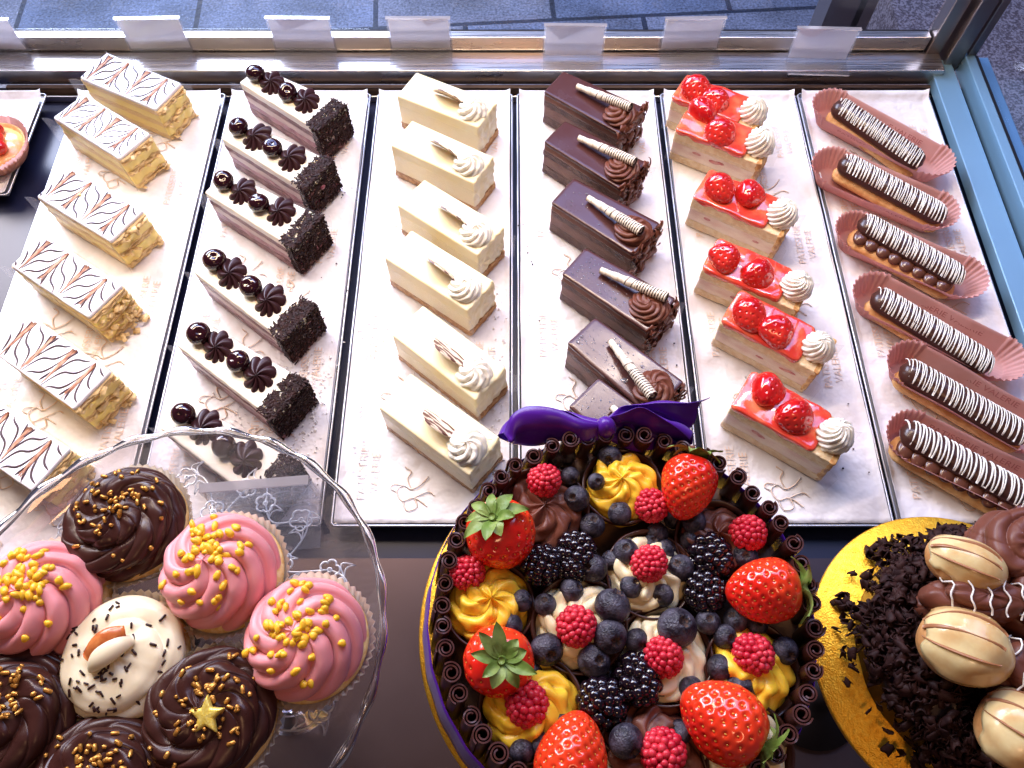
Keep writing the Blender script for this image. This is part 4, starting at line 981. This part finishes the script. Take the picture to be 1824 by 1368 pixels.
# ------------------------------------------------------------------ fruits
def drupelets(name, m, Rr, Ln, n, sz, seed):
    r = random.Random(seed); mb = MB(); ball(mb, (0, 0, 0), (Rr * .86, Rr * .86, Ln * .42), ICO2)
    for k in range(n):
        z = 1 - 2 * (k + .5) / n; th = k * 2.39996 + r.uniform(-.12, .12); q = math.sqrt(max(0, 1 - z * z)); tap = 1 - .16 * z
        s_ = sz * r.uniform(.88, 1.12)
        ball(mb, (Rr * .86 * q * math.cos(th) * tap, Rr * .86 * q * math.sin(th) * tap, Ln / 2 * .86 * z), (s_, s_, s_), ICO2)
    return mb.data(name, m)
RASP = [drupelets('raspberry', M['rasp'], .0100, .0205, 118, .00195, k) for k in range(3)]
BLKB = [drupelets('blackberry', M['black'], .0108, .0235, 50, .0031, k + 5) for k in range(2)]
def blueberry(seed):
    v, f = ICO4; v = v.copy(); th = np.arctan2(v[:, 1], v[:, 0]); d = np.hypot(v[:, 0], v[:, 1])
    top = v[:, 2] > 0; lobe = .30 + .07 * np.cos(5 * th + seed)
    v[:, 2] += top * (.10 * np.exp(-((d - lobe - .03) / .06) ** 2) - .24 * (1 / (1 + np.exp((d - lobe + .04) / .022))))
    v[:, 2] *= .90
    idx = [1 if (v[list(q)][:, 2].mean() > 0 and np.hypot(*v[list(q)][:, :2].mean(0)) < .27) else 0 for q in f]
    return MB().add(v, f, idx).data('blueberry', [M['blue'], M['bluein']])
BLU = [blueberry(k) for k in range(3)]
STB = [strawberry(.0192, .040, 21, 150, .0008, .06), strawberry(.0172, .037, 33, 150, .0008, .08)]
STD = [(a.data('strawberry_body', M['straw']), b.data('strawberry_seeds', M['seed'])) for a, b in STB]
def calyx_mesh(seed, n=9):
    r = random.Random(seed); mb = MB()
    for k in range(n):
        a = 2 * PI * k / n + r.uniform(-.2, .2); ln = .0150 * r.uniform(.75, 1.2); ww = .0040 * r.uniform(.8, 1.15); lift = r.uniform(-.004, .007); V = []
        for i in range(9):
            t = i / 8; wd = ww * (math.sin(PI * min(1, t * .93 + .07)) ** .75) * (1 - .25 * t)
            x = .0015 + ln * t; z = .0012 + lift * t * t + .0030 * math.sin(PI * t)
            for s_ in (-1, -.5, 0, .5, 1): V.append((x * math.cos(a) - s_ * wd * math.sin(a), x * math.sin(a) + s_ * wd * math.cos(a), z + .0011 * abs(s_) + .0007 * nz(x, s_, k, 300, seed)))
        mb.add(V, grid_faces(9, 5))
    tube(mb, [(0, 0, 0), (0, 0, .003), (.0005, .0003, .0045)], [.0032, .0022, .0019], 10)
    return mb.data('calyx', M['leaf'])
CALY = [calyx_mesh(k) for k in (1, 2, 3)]
# ------------------------------------------------------------------ berry cake
BZ = .275
BCEN = Vector((.0621, .0815, BZ))
t = thing('cake_board', 'round gold foil cake board under the berry cake', 'cake board', (BCEN.x, BCEN.y, BZ - .005))
obj('board_disc', lathe(MB(), [(.0005, 0), (.1185, 0), (.1200, .0012), (.1200, .0038), (.1190, .005), (.0005, .005)], 128), M['gold'], t)
def pedestal(name, lab, c, zt, rt):
    tt = thing(name, lab, 'cake pedestal', (c.x, c.y, -.0095))
    obj('pedestal_top', lathe(MB(), [(.0005, zt - .008 + .0095), (rt, zt - .008 + .0095), (rt + .001, zt + .0085), (.0005, zt + .0085)], 64), M['gasket'], tt)
    obj('pedestal_stem', lathe(MB(), [(.0005, 0), (.045, 0), (.046, .004), (.018, .010), (.012, .03), (.012, zt - .012), (.03, zt + .001)], 48), M['gasket'], tt)
pedestal('cake_pedestal', 'dark pedestal hidden under the berry cake board', BCEN, BZ - .006, .07)
berry = thing('berry_cake', 'round cake ringed with chocolate rolls, topped with berries and cream', 'cake', (BCEN.x, BCEN.y, BZ))
def bl(p): return Vector(p) - Vector((BCEN.x, BCEN.y, BZ))
obj('cake_body', lathe(MB(), [(.0005, .001), (.1035, .001), (.1030, .038), (.098, .0405), (.0005, .041)], 96, lambda r_, z, th, k: (r_, z + .002 * nz(r_ * math.cos(th), r_ * math.sin(th), 1, 60))), M['cakefill'], berry)
def roll_data(seed, H=.072):
    r = random.Random(seed); n = 54; turns = 2.15; r0, r1 = .0020, .0050; th_ = .00075; V = []; a0 = r.uniform(0, 6)
    ring = []
    for i in range(n):
        q = i / (n - 1); a = a0 + turns * 2 * PI * q; rr = r0 + (r1 - r0) * q; ring.append((rr * math.cos(a), rr * math.sin(a)))
    for i in reversed(range(n)):
        q = i / (n - 1); a = a0 + turns * 2 * PI * q; rr = r0 + (r1 - r0) * q - th_; ring.append((rr * math.cos(a), rr * math.sin(a)))
    m = len(ring); lv = 6
    for k in range(lv):
        for i, (x, y) in enumerate(ring):
            V.append((x, y, H * k / (lv - 1) + (.0006 * nz(x, y, 0, 300, seed) if k == lv - 1 else 0)))
    F = grid_faces(lv, m, True)
    for i in range(n - 1): F.append(((lv - 1) * m + i, (lv - 1) * m + i + 1, (lv - 1) * m + m - 2 - i, (lv - 1) * m + m - 1 - i))
    return MB().add(V, F).data('chocolate_roll', M['roll'], True)
RL = [roll_data(k) for k in range(4)]
for me in RL:
    try: me.set_sharp_from_angle(angle=R(50))
    except Exception: pass
NR = 54
r = random.Random(77)
for k in range(NR):
    th = 2 * PI * k / NR + r.uniform(-.012, .012)
    top = Vector((.0994 * math.cos(th), .0994 * math.sin(th), .075 + r.uniform(-.0025, .002))); q_ = .1085 if math.cos(th) < .5 else .1065
    bot = Vector((q_ * math.cos(th + r.uniform(-.01, .01)), q_ * math.sin(th), .0015)); top += (BCEN * 0)
    d = top - bot
    link('chocolate_roll', RL[k % 4], berry, bot, d.to_track_quat('Z', 'Y'), (r.uniform(1.02, 1.16),) * 2 + (d.length / .072,))
# ribbon band and bow
def band(ra, rb, za, zb, n=160):
    mb = MB(); V = []
    for q in range(5):
        t_ = q / 4
        for k in range(n):
            th = 2 * PI * k / n; V.append(((ra + (rb - ra) * t_ + .0003 * math.sin(th * 30)) * math.cos(th), (ra + (rb - ra) * t_ + .0003 * math.sin(th * 30)) * math.sin(th), za + (zb - za) * t_))
    return mb.add(V, grid_faces(5, n, True))
rb_ = obj('satin_ribbon', band(.1168, .1098, .006, .046), M['ribbon'], berry); so = rb_.modifiers.new('s', 'SOLIDIFY'); so.thickness = .0004
def sheet(path, wid, nu=28, nv=9, curl=0, fold=0, seed=0):
    """ribbon sheet: path of (x,y,z), width vectors per point; smooth interpolation"""
    def cat(L_, t_):
        n = len(L_) - 1; x = t_ * n; i = min(int(x), n - 1); f = x - i
        p0, p1, p2, p3 = (Vector(L_[max(0, i - 1)]), Vector(L_[i]), Vector(L_[i + 1]), Vector(L_[min(n, i + 2)]))
        return .5 * ((2 * p1) + (-p0 + p2) * f + (2 * p0 - 5 * p1 + 4 * p2 - p3) * f * f + (-p0 + 3 * p1 - 3 * p2 + p3) * f ** 3)
    V = []
    for i in range(nu):
        t_ = i / (nu - 1); c_ = cat(path, t_); w_ = cat(wid, t_); tg = (cat(path, min(1, t_ + .01)) - cat(path, max(0, t_ - .01))); n_ = tg.cross(w_).normalized() if tg.length > 0 else Vector((0, 0, 1))
        for j in range(nv):
            s_ = 2 * j / (nv - 1) - 1; cr_ = .0060 * nz(c_.x, c_.y, s_ * .02, 55, nu + len(path)); V.append(tuple(c_ + w_ * s_ + n_ * (cr_ + curl * (1 - s_ * s_) + fold * math.sin(s_ * 5 + t_ * 3) * (.4 + .6 * (1 - t_)))))
    return MB().add(V, grid_faces(nu, nv))
bowc = P(1078, 764, .346); bowl = bl(bowc)
def PB(u, v, z): return bl(P(u, v, z))
def ribbon_part(name, mb):
    o = obj(name, mb, M['ribbon'], bow); so = o.modifiers.new('s', 'SOLIDIFY'); so.thickness = .0004; return o
bow = obj('ribbon_bow', ball(MB(), bowl, (.0068, .0070, .0105), ICO3), M['ribbon'], berry)
W_ = lambda a, b: tuple((Vector(b) - Vector(a)) / 2)
def sheet_px(rows, **k):
    """rows of (u,v,z) upper edge / lower edge"""
    path = []; wid = []
    for a, b in rows:
        A, B = PB(*a), PB(*b); path.append((A + B) / 2); wid.append((A - B) / 2)
    return sheet(path, wid, **k)
ribbon_part('bow_loop', sheet_px([((1070, 748, .352), (1068, 782, .338)), ((1024, 736, .357), (1024, 792, .333)), ((965, 726, .360), (965, 797, .330)), ((915, 740, .354), (920, 793, .331)), ((897, 772, .344), (901, 782, .340))], curl=-.006, fold=.0016))
ribbon_part('bow_loop', sheet_px([((1070, 752, .346), (1068, 772, .338)), ((1020, 738, .340), (1020, 770, .328)), ((960, 731, .338), (962, 775, .322)), ((912, 748, .340), (915, 788, .326)), ((896, 772, .344), (901, 783, .338))], curl=.006))
ribbon_part('bow_loop', sheet_px([((1080, 750, .352), (1082, 780, .338)), ((1110, 738, .360), (1116, 788, .335)), ((1150, 734, .362), (1162, 798, .330)), ((1200, 752, .354), (1205, 802, .328)), ((1230, 782, .344), (1232, 794, .338))], curl=-.005, fold=.0020))
ribbon_part('bow_tail', sheet_px([((1080, 752, .345), (1082, 772, .338)), ((1110, 730, .350), (1125, 757, .338)), ((1150, 717, .350), (1170, 748, .334)), ((1195, 714, .350), (1205, 758, .330)), ((1262, 704, .348), (1228, 768, .328))], curl=-.003, fold=.0022))
ribbon_part('bow_tail', sheet_px([((1084, 768, .342), (1082, 778, .336)), ((1130, 766, .342), (1128, 788, .326)), ((1180, 770, .340), (1178, 796, .322)), ((1226, 782, .336), (1214, 800, .320))], curl=.003))
# chocolate cups with cream
def cup_data(seed):
    mb = MB()
    def fn(r_, z, th, k): return (r_ * (1 + .020 * nz(math.cos(th), math.sin(th), z * 50, 2, seed)), z + (.0016 * nz(math.cos(th) * 2, math.sin(th) * 2, seed, 1.2) if z > .014 else 0))
    lathe(mb, [(.0005, 0), (.016, 0), (.0205, .004), (.0240, .013), (.0258, .0215), (.0246, .0220), (.0228, .0135), (.0190, .0055), (.0005, .003)], 72, fn)
    return mb.data('chocolate_cup', M['cup'])
CUP = [cup_data(k) for k in range(3)]
FB = BZ + .0405
CUPS = [((968, 905), 88, 'chocrose'), ((1112, 868), 78, 'ycream'), ((866, 1078), 82, 'ycream'), ((1032, 1108), 86, 'wcream'), ((1152, 1022), 82, 'wcream'), ((1186, 1172), 86, 'wcream'),
        ((1334, 1188), 84, 'ycream'), ((948, 1258), 90, 'ycream'), ((1280, 962), 78, 'chocrose'), ((1162, 1338), 92, 'chocrose'), ((1030, 1400), 80, 'wcream'), ((1330, 1330), 78, 'wcream')]
for k, ((u, v), rp, m) in enumerate(CUPS):
    p = PB(u, v, FB + .020); s_ = rp * .000306 / .0255
    cu = link('chocolate_cup', CUP[k % 3], berry, (p.x, p.y, .0395), (R(random.Random(k).uniform(-6, 6)), R(random.Random(k + 9).uniform(-6, 6)), k), (s_, s_, 1))
    big = m == 'ycream'
    sw = swirl(.0218, .0175 if big else .014, 7, 2.2 + .3 * (k % 3), .0042 if not big else .0036, nu=44, per=18, pw=.6, skew=.65, a_r=.75, a_z=1.0, peak=.12, wob=.0034, seed=k, u0=-.4)
    obj('piped_cream', sw, M[m], cu, loc=(0, 0, .0135), rot=(R(-6 + 3 * (k % 4)), R(4 - 3 * (k % 3)), k * 1.3))
def put(name, data, u, v, z, rpx, base, seed, d=None, nonuni=.06):
    r = random.Random(seed * 31 + 7); p = PB(u, v, z); s_ = rpx * (CAM.z - z) / 1.02 / F_PX / base
    q = Vector(d).to_track_quat('Z', 'Y') if d else Vector((r.uniform(-.9, .9), r.uniform(-1, .6), r.uniform(.3, 1.5))).to_track_quat('Z', 'Y')
    return link(name, data, berry, p, q @ Quaternion((0, 0, 1), r.uniform(0, 6)), (s_ * r.uniform(1 - nonuni, 1 + nonuni), s_, s_ * r.uniform(1 - nonuni, 1 + nonuni)))
BB = [(1086, 815, 23, 0), (1062, 858, 16, 1), (1016, 848, 18, 0), (1027, 888, 24, 0), (1104, 914, 22, 0), (1000, 930, 19, -1), (1055, 936, 23, -1), (1171, 950, 21, -1), (1236, 929, 22, 0), (1231, 962, 21, -1), (1115, 983, 23, 0), (1186, 980, 20, -1),
      (1057, 1012, 24, 0), (1090, 998, 19, -1), (1212, 1012, 24, 0), (1124, 1045, 20, 0), (1181, 1060, 19, 0), (1326, 992, 24, 0), (1018, 1053, 22, 0), (971, 1077, 20, 0), (930, 1070, 19, 0), (910, 1114, 21, 0), (1091, 1080, 30, 1), (1087, 1134, 29, 1),
      (1058, 1177, 28, 0), (974, 1157, 27, 0), (1134, 1141, 21, 0), (1206, 1118, 33, 1), (1261, 1108, 21, 0), (1311, 1104, 22, 0), (1348, 1112, 19, 0), (1291, 1134, 21, 0), (1397, 1160, 24, 0), (1283, 1190, 23, 0), (1316, 1228, 27, 0), (1231, 1229, 21, 0),
      (945, 1196, 22, -1), (1005, 1293, 20, 0), (972, 1330, 23, 0), (930, 1338, 21, 0), (1115, 1320, 28, 1), (1210, 1305, 21, 0), (1163, 968, 18, -1), (1150, 912, 17, -2), (1075, 1040, 18, -2), (1200, 925, 18, -2), (1245, 1075, 20, -2), (960, 1185, 17, -2), (1080, 1205, 19, -2), (990, 820, 17, -2), (1010, 812, 17, -2), (1380, 1215, 16, -2), (1150, 1120, 17, -3), (1055, 1290, 18, -3)]
for k, (u, v, rp, lv) in enumerate(BB): put('blueberry', BLU[k % 3], u, v, BZ + .0635 + .005 * lv, rp, .96, k)
RB = [(970, 858, 31, (.1, .1, 1)), (1160, 902, 30, (.3, -.3, .9)), (1333, 952, 31, (.1, -.4, .9)), (833, 1022, 30, (-.2, -.6, .8)), (1157, 1006, 31, (.2, .3, .9)), (1027, 1117, 33, (-.2, .4, .9)), (1183, 1172, 33, (-.3, .3, .9)), (1340, 1168, 33, (.1, -.5, .8)), (940, 1256, 36, (.3, .4, .8)), (1180, 1342, 36, (0, .6, .8))]
for k, (u, v, rp, d) in enumerate(RB): put('raspberry', RASP[k % 3], u, v, BZ + .067, rp * 1.04, .0098, k + 100, (-d[0] * .5, -abs(d[1]) * .7, -1) if k % 2 else (.4, -.5, -.8))
KB = [(967, 1006, 34), (1027, 984, 33), (1267, 992, 36), (1256, 1056, 34), (1072, 1250, 38), (1136, 1212, 38), (1020, 1012, 26)]
for k, (u, v, rp) in enumerate(KB): put('blackberry', BLKB[k % 2], u, v, BZ + .0625, rp * 1.06, .0108, k + 200, [(.6, .3, .5), (.2, -.8, .5), (.4, -.7, .5), (0, -.9, .4), (-.3, .3, .9), (.3, -.6, .7), (0, 0, 1)][k])
SBL = [((880, 926), BZ + .086, (.20, -.22, -.95), 0, 1.06, 0), ((1236, 818), BZ + .078, (-.28, -.92, -.22), 1, .98, 1), ((893, 1176), BZ + .085, (-.12, .10, -1), 0, 1.0, 2), ((1418, 1046), BZ + .076, (-1, -.06, -.12), 1, 1.02, 1), ((1350, 1325), BZ + .072, (-.80, .55, -.05), 0, 1.06, 2), ((1008, 1420), BZ + .072, (.22, .95, -.02), 1, 1.08, 0)]
for k, ((u, v), z, d, vi, s_, ci) in enumerate(SBL):
    p = PB(u, v, z); q = Vector(d).to_track_quat('-Z', 'Y')
    o = link('strawberry', STD[vi][0], berry, p, q @ Quaternion((0, 0, 1), k * 1.1), s_)
    link('seeds', STD[vi][1], o); link('calyx', CALY[ci], o, (0, 0, .0004), None, 1.0)
# ------------------------------------------------------------------ profiterole cake
TZ = .262; TC = Vector((.2815, .0655, TZ))
t = thing('cake_board', 'round gold foil cake board under the profiterole cake in the right corner', 'cake board', (TC.x, TC.y, TZ - .004))
obj('board_disc', lathe(MB(), [(.0005, 0), (.0908, 0), (.0920, .001), (.0920, .003), (.0912, .004), (.0005, .004)], 128), M['gold'], t)
pedestal('cake_pedestal', 'dark pedestal hidden under the profiterole cake board', TC, TZ - .005, .06)
pc = thing('profiterole_cake', 'dark chocolate shaving cake with profiteroles and piped swirls, right corner', 'cake', (TC.x, TC.y, TZ))
def tl(u, v, z): return P(u, v, z) - TC
obj('cake_body', lathe(MB(), [(.0005, .0005), (.071, .0005), (.069, .026), (.060, .034), (.0005, .036)], 96, lambda r_, z, th, k: (r_ * (1 + .03 * nz(math.cos(th), math.sin(th), z, 2.5)), z + .003 * nz(r_ * math.cos(th), r_ * math.sin(th), 1, 60)) if k else (r_, z)), M['choc'], pc, loc=(.006, 0, 0))
def curl_data(seed):
    r = random.Random(seed); V = []; n = 9; ln = r.uniform(.004, .008); rr = r.uniform(.0018, .0034); tt = r.uniform(1.2, 4.5)
    for i in range(n):
        a = tt * i / (n - 1)
        for j in range(4):
            y = ln * (j / 3 - .5); q = rr * (1 + .25 * (j / 3 - .5)) * (1 - .1 * i / n); V.append((q * math.cos(a), y + .0008 * math.sin(a * 3), q * math.sin(a)))
    return V, grid_faces(n, 4)
CUR = [curl_data(k) for k in range(8)]
CURD = []
for V, F in CUR: CURD.append(MB().add(V, F).data('chocolate_shaving', M['flake']))
r = random.Random(12)
def shav_pos(r, rim):
    while True:
        a = r.uniform(0, 2 * PI); q = (.080 * math.sqrt(r.random()) if not rim else .062 + .022 * r.random() ** 1.6)
        x, y = q * math.cos(a) + .006, q * math.sin(a)
        if q > .074 and nz(math.cos(a) * 3, math.sin(a) * 3, 0, 1) < .0 and r.random() < .85: continue
        if math.hypot(x, y) > .088: continue
        if math.hypot(x + .030, y - .062) < .0: continue
        z = .0375 if q < .060 else (.0375 - (q - .060) * 1.05 if q < .070 else .027 - (q - .070) * 2.0)
        return x, y, max(z, .002)
mb = MB()
for _ in range(2600):
    V, F = CUR[r.randrange(8)]; x, y, z = shav_pos(r, r.random() < .4)
    T = Matrix.Translation((x, y, z + r.uniform(0, .004))) @ Quaternion((r.gauss(0, 1), r.gauss(0, 1), r.gauss(0, 1), r.gauss(0, 1))).normalized().to_matrix().to_4x4() @ Matrix.Scale(r.uniform(.5, 1.25), 4)
    mb.add(xf(np.array(V), T), F)
o = tag(obj('chocolate_shavings', mb, M['flake'], pc), kind='stuff'); so = o.modifiers.new('s', 'SOLIDIFY'); so.thickness = .0005
for _ in range(90):
    x, y, z = shav_pos(r, r.random() < .6)
    if x > .03: continue
    o = link('chocolate_shaving', r.choice(CURD), pc, (x, y, z + .004 + r.uniform(0, .003)), Quaternion((r.gauss(0, 1), r.gauss(0, 1), r.gauss(0, 1), r.gauss(0, 1))).normalized(), r.uniform(.8, 1.5))
    so = o.modifiers.new('s', 'SOLIDIFY'); so.thickness = .0006
def profiterole(u, v, z, sx, sy, sz, rot, seed):
    p = tl(u, v, z); vv, f = ICO4
    n = np.array([nz(*q, 1.3, seed) for q in vv]); w_ = vv * (1 + .07 * n[:, None]) * np.array([sx, sy, sz])
    o = obj('profiterole', MB().add(w_, f), M['choux'], pc, loc=p, rot=rot)
    edge = np.array([nz(*q, 2.2, seed + 3) for q in vv]); mask = vv[:, 2] + .35 * edge + .25 * vv[:, 0] > .0
    phi = np.arctan2(vv[:, 1], vv[:, 2]); q0 = np.hypot(vv[:, 1], vv[:, 2]); flute = .05 * q0 * np.abs(np.cos(4.5 * phi + .5 * n)) ** .6
    g = vv * (1 + .07 * n[:, None]) * np.array([sx, sy, sz]) * (1.03 + flute[:, None] + .03 * edge[:, None]); ff = [q for q in f if all(mask[list(q)])]
    used = sorted({i for q in ff for i in q}); mp = {i: k for k, i in enumerate(used)}
    gg = obj('white_coating', MB().add(g[used], [tuple(mp[i] for i in q) for q in ff]), M['whglaze'], o); so = gg.modifiers.new('s', 'SOLIDIFY'); so.thickness = .0012; so.offset = -1
    ml = MB()
    for k in range(3):
        pts = []; ph_ = (k - 1) * .55 + .14 * seed - .2
        for q in range(14):
            a = -1.15 + 1.9 * q / 13; d = Vector((math.sin(a), math.sin(ph_) * math.cos(a), math.cos(ph_) * math.cos(a)))
            nn = nz(d.x, d.y, d.z, 1.3, seed); e_ = nz(d.x, d.y, d.z, 2.2, seed + 3); rr_ = (1 + .07 * nn) * (1.033 + .03 * e_ + .05 * math.cos(a) * abs(math.cos(4.5 * ph_ + .5 * nn)) ** .6)
            pts.append((d.x * sx * rr_, d.y * sy * rr_, d.z * sz * rr_))
        tube(ml, pts, [.0002 + .0011 * abs(math.sin(q * .22 + k * 1.3)) for q in range(14)], 6, flat=.3)
    obj('chocolate_streaks', ml, M['tanstreak'], o); return o
profiterole(1718, 1006, TZ + .062, .0215, .0150, .014, (R(-10), R(-8), R(-28)), 1)
profiterole(1714, 1152, TZ + .062, .0235, .0205, .019, (R(0), R(-14), R(-25)), 2)
profiterole(1812, 1300, TZ + .058, .0200, .0215, .017, (0, R(-14), R(-40)), 3)
profiterole(1960, 1180, TZ + .060, .020, .018, .017, (0, 0, 0), 4)
def ruffle(u, v, z, sx, sy, H, rot, seed, coil=3.0, drizzle=True):
    fm = swirl(.022, H, 6, 1.2, .0010, nu=90, per=24, pw=.5, a_r=.5, a_z=1.0, peak=0, wob=.0012, seed=seed, coil=coil, cdepth=.0050, u0=-.6)
    V = np.concatenate(fm.v); V = V * np.array([sx / .022, sy / .022, 1])
    m2 = MB().add(V, fm.f); o = obj('piped_ruffle', m2, M['chocrose'], pc, loc=tl(u, v, z), rot=rot)
    if drizzle:
        rr = random.Random(seed); ml = MB()
        zt = V[:, 2].max()
        for k in range(5):
            pts = []
            for q in range(12):
                y = (q / 11 - .5) * 1.7 * sy; x = (k - 2) * sx * .36 + .0012 * math.sin(q * 1.1 + k)
                d2 = (V[:, 0] - x) ** 2 + (V[:, 1] - y) ** 2; c_ = V[d2 < .0025 ** 2]; zz = c_[:, 2].max() if len(c_) else V[np.argmin(d2), 2]
                pts.append((x, y, zz + .0006))
            tube(ml, pts, .00055, 6)
        obj('white_drizzle', ml, M['whiteline'], o)
    return o
def rfl(u, v, z, sx, sy, H, rot, seed, coil=3.0, dz=True):
    return ruffle(u, v, z, sx, sy, H, rot, seed, coil, dz)
_sw = swirl
def swirl_scaled(Rr, H, n, twist, depth, **k): return _sw(Rr, H, n, twist, depth, **k)
rfl(1722, 1078, TZ + .046, .0275, .0130, .024, (R(-4), 0, R(-6)), 1, 2.2)
rfl(1800, 985, TZ + .044, .0230, .0270, .026, (0, 0, R(-55)), 2, 3.2, False)
rfl(1812, 1212, TZ + .044, .0230, .0185, .026, (0, 0, R(-40)), 3, 2.6)
rfl(1850, 1080, TZ + .044, .0260, .0250, .028, (0, 0, R(60)), 4, 3.0)
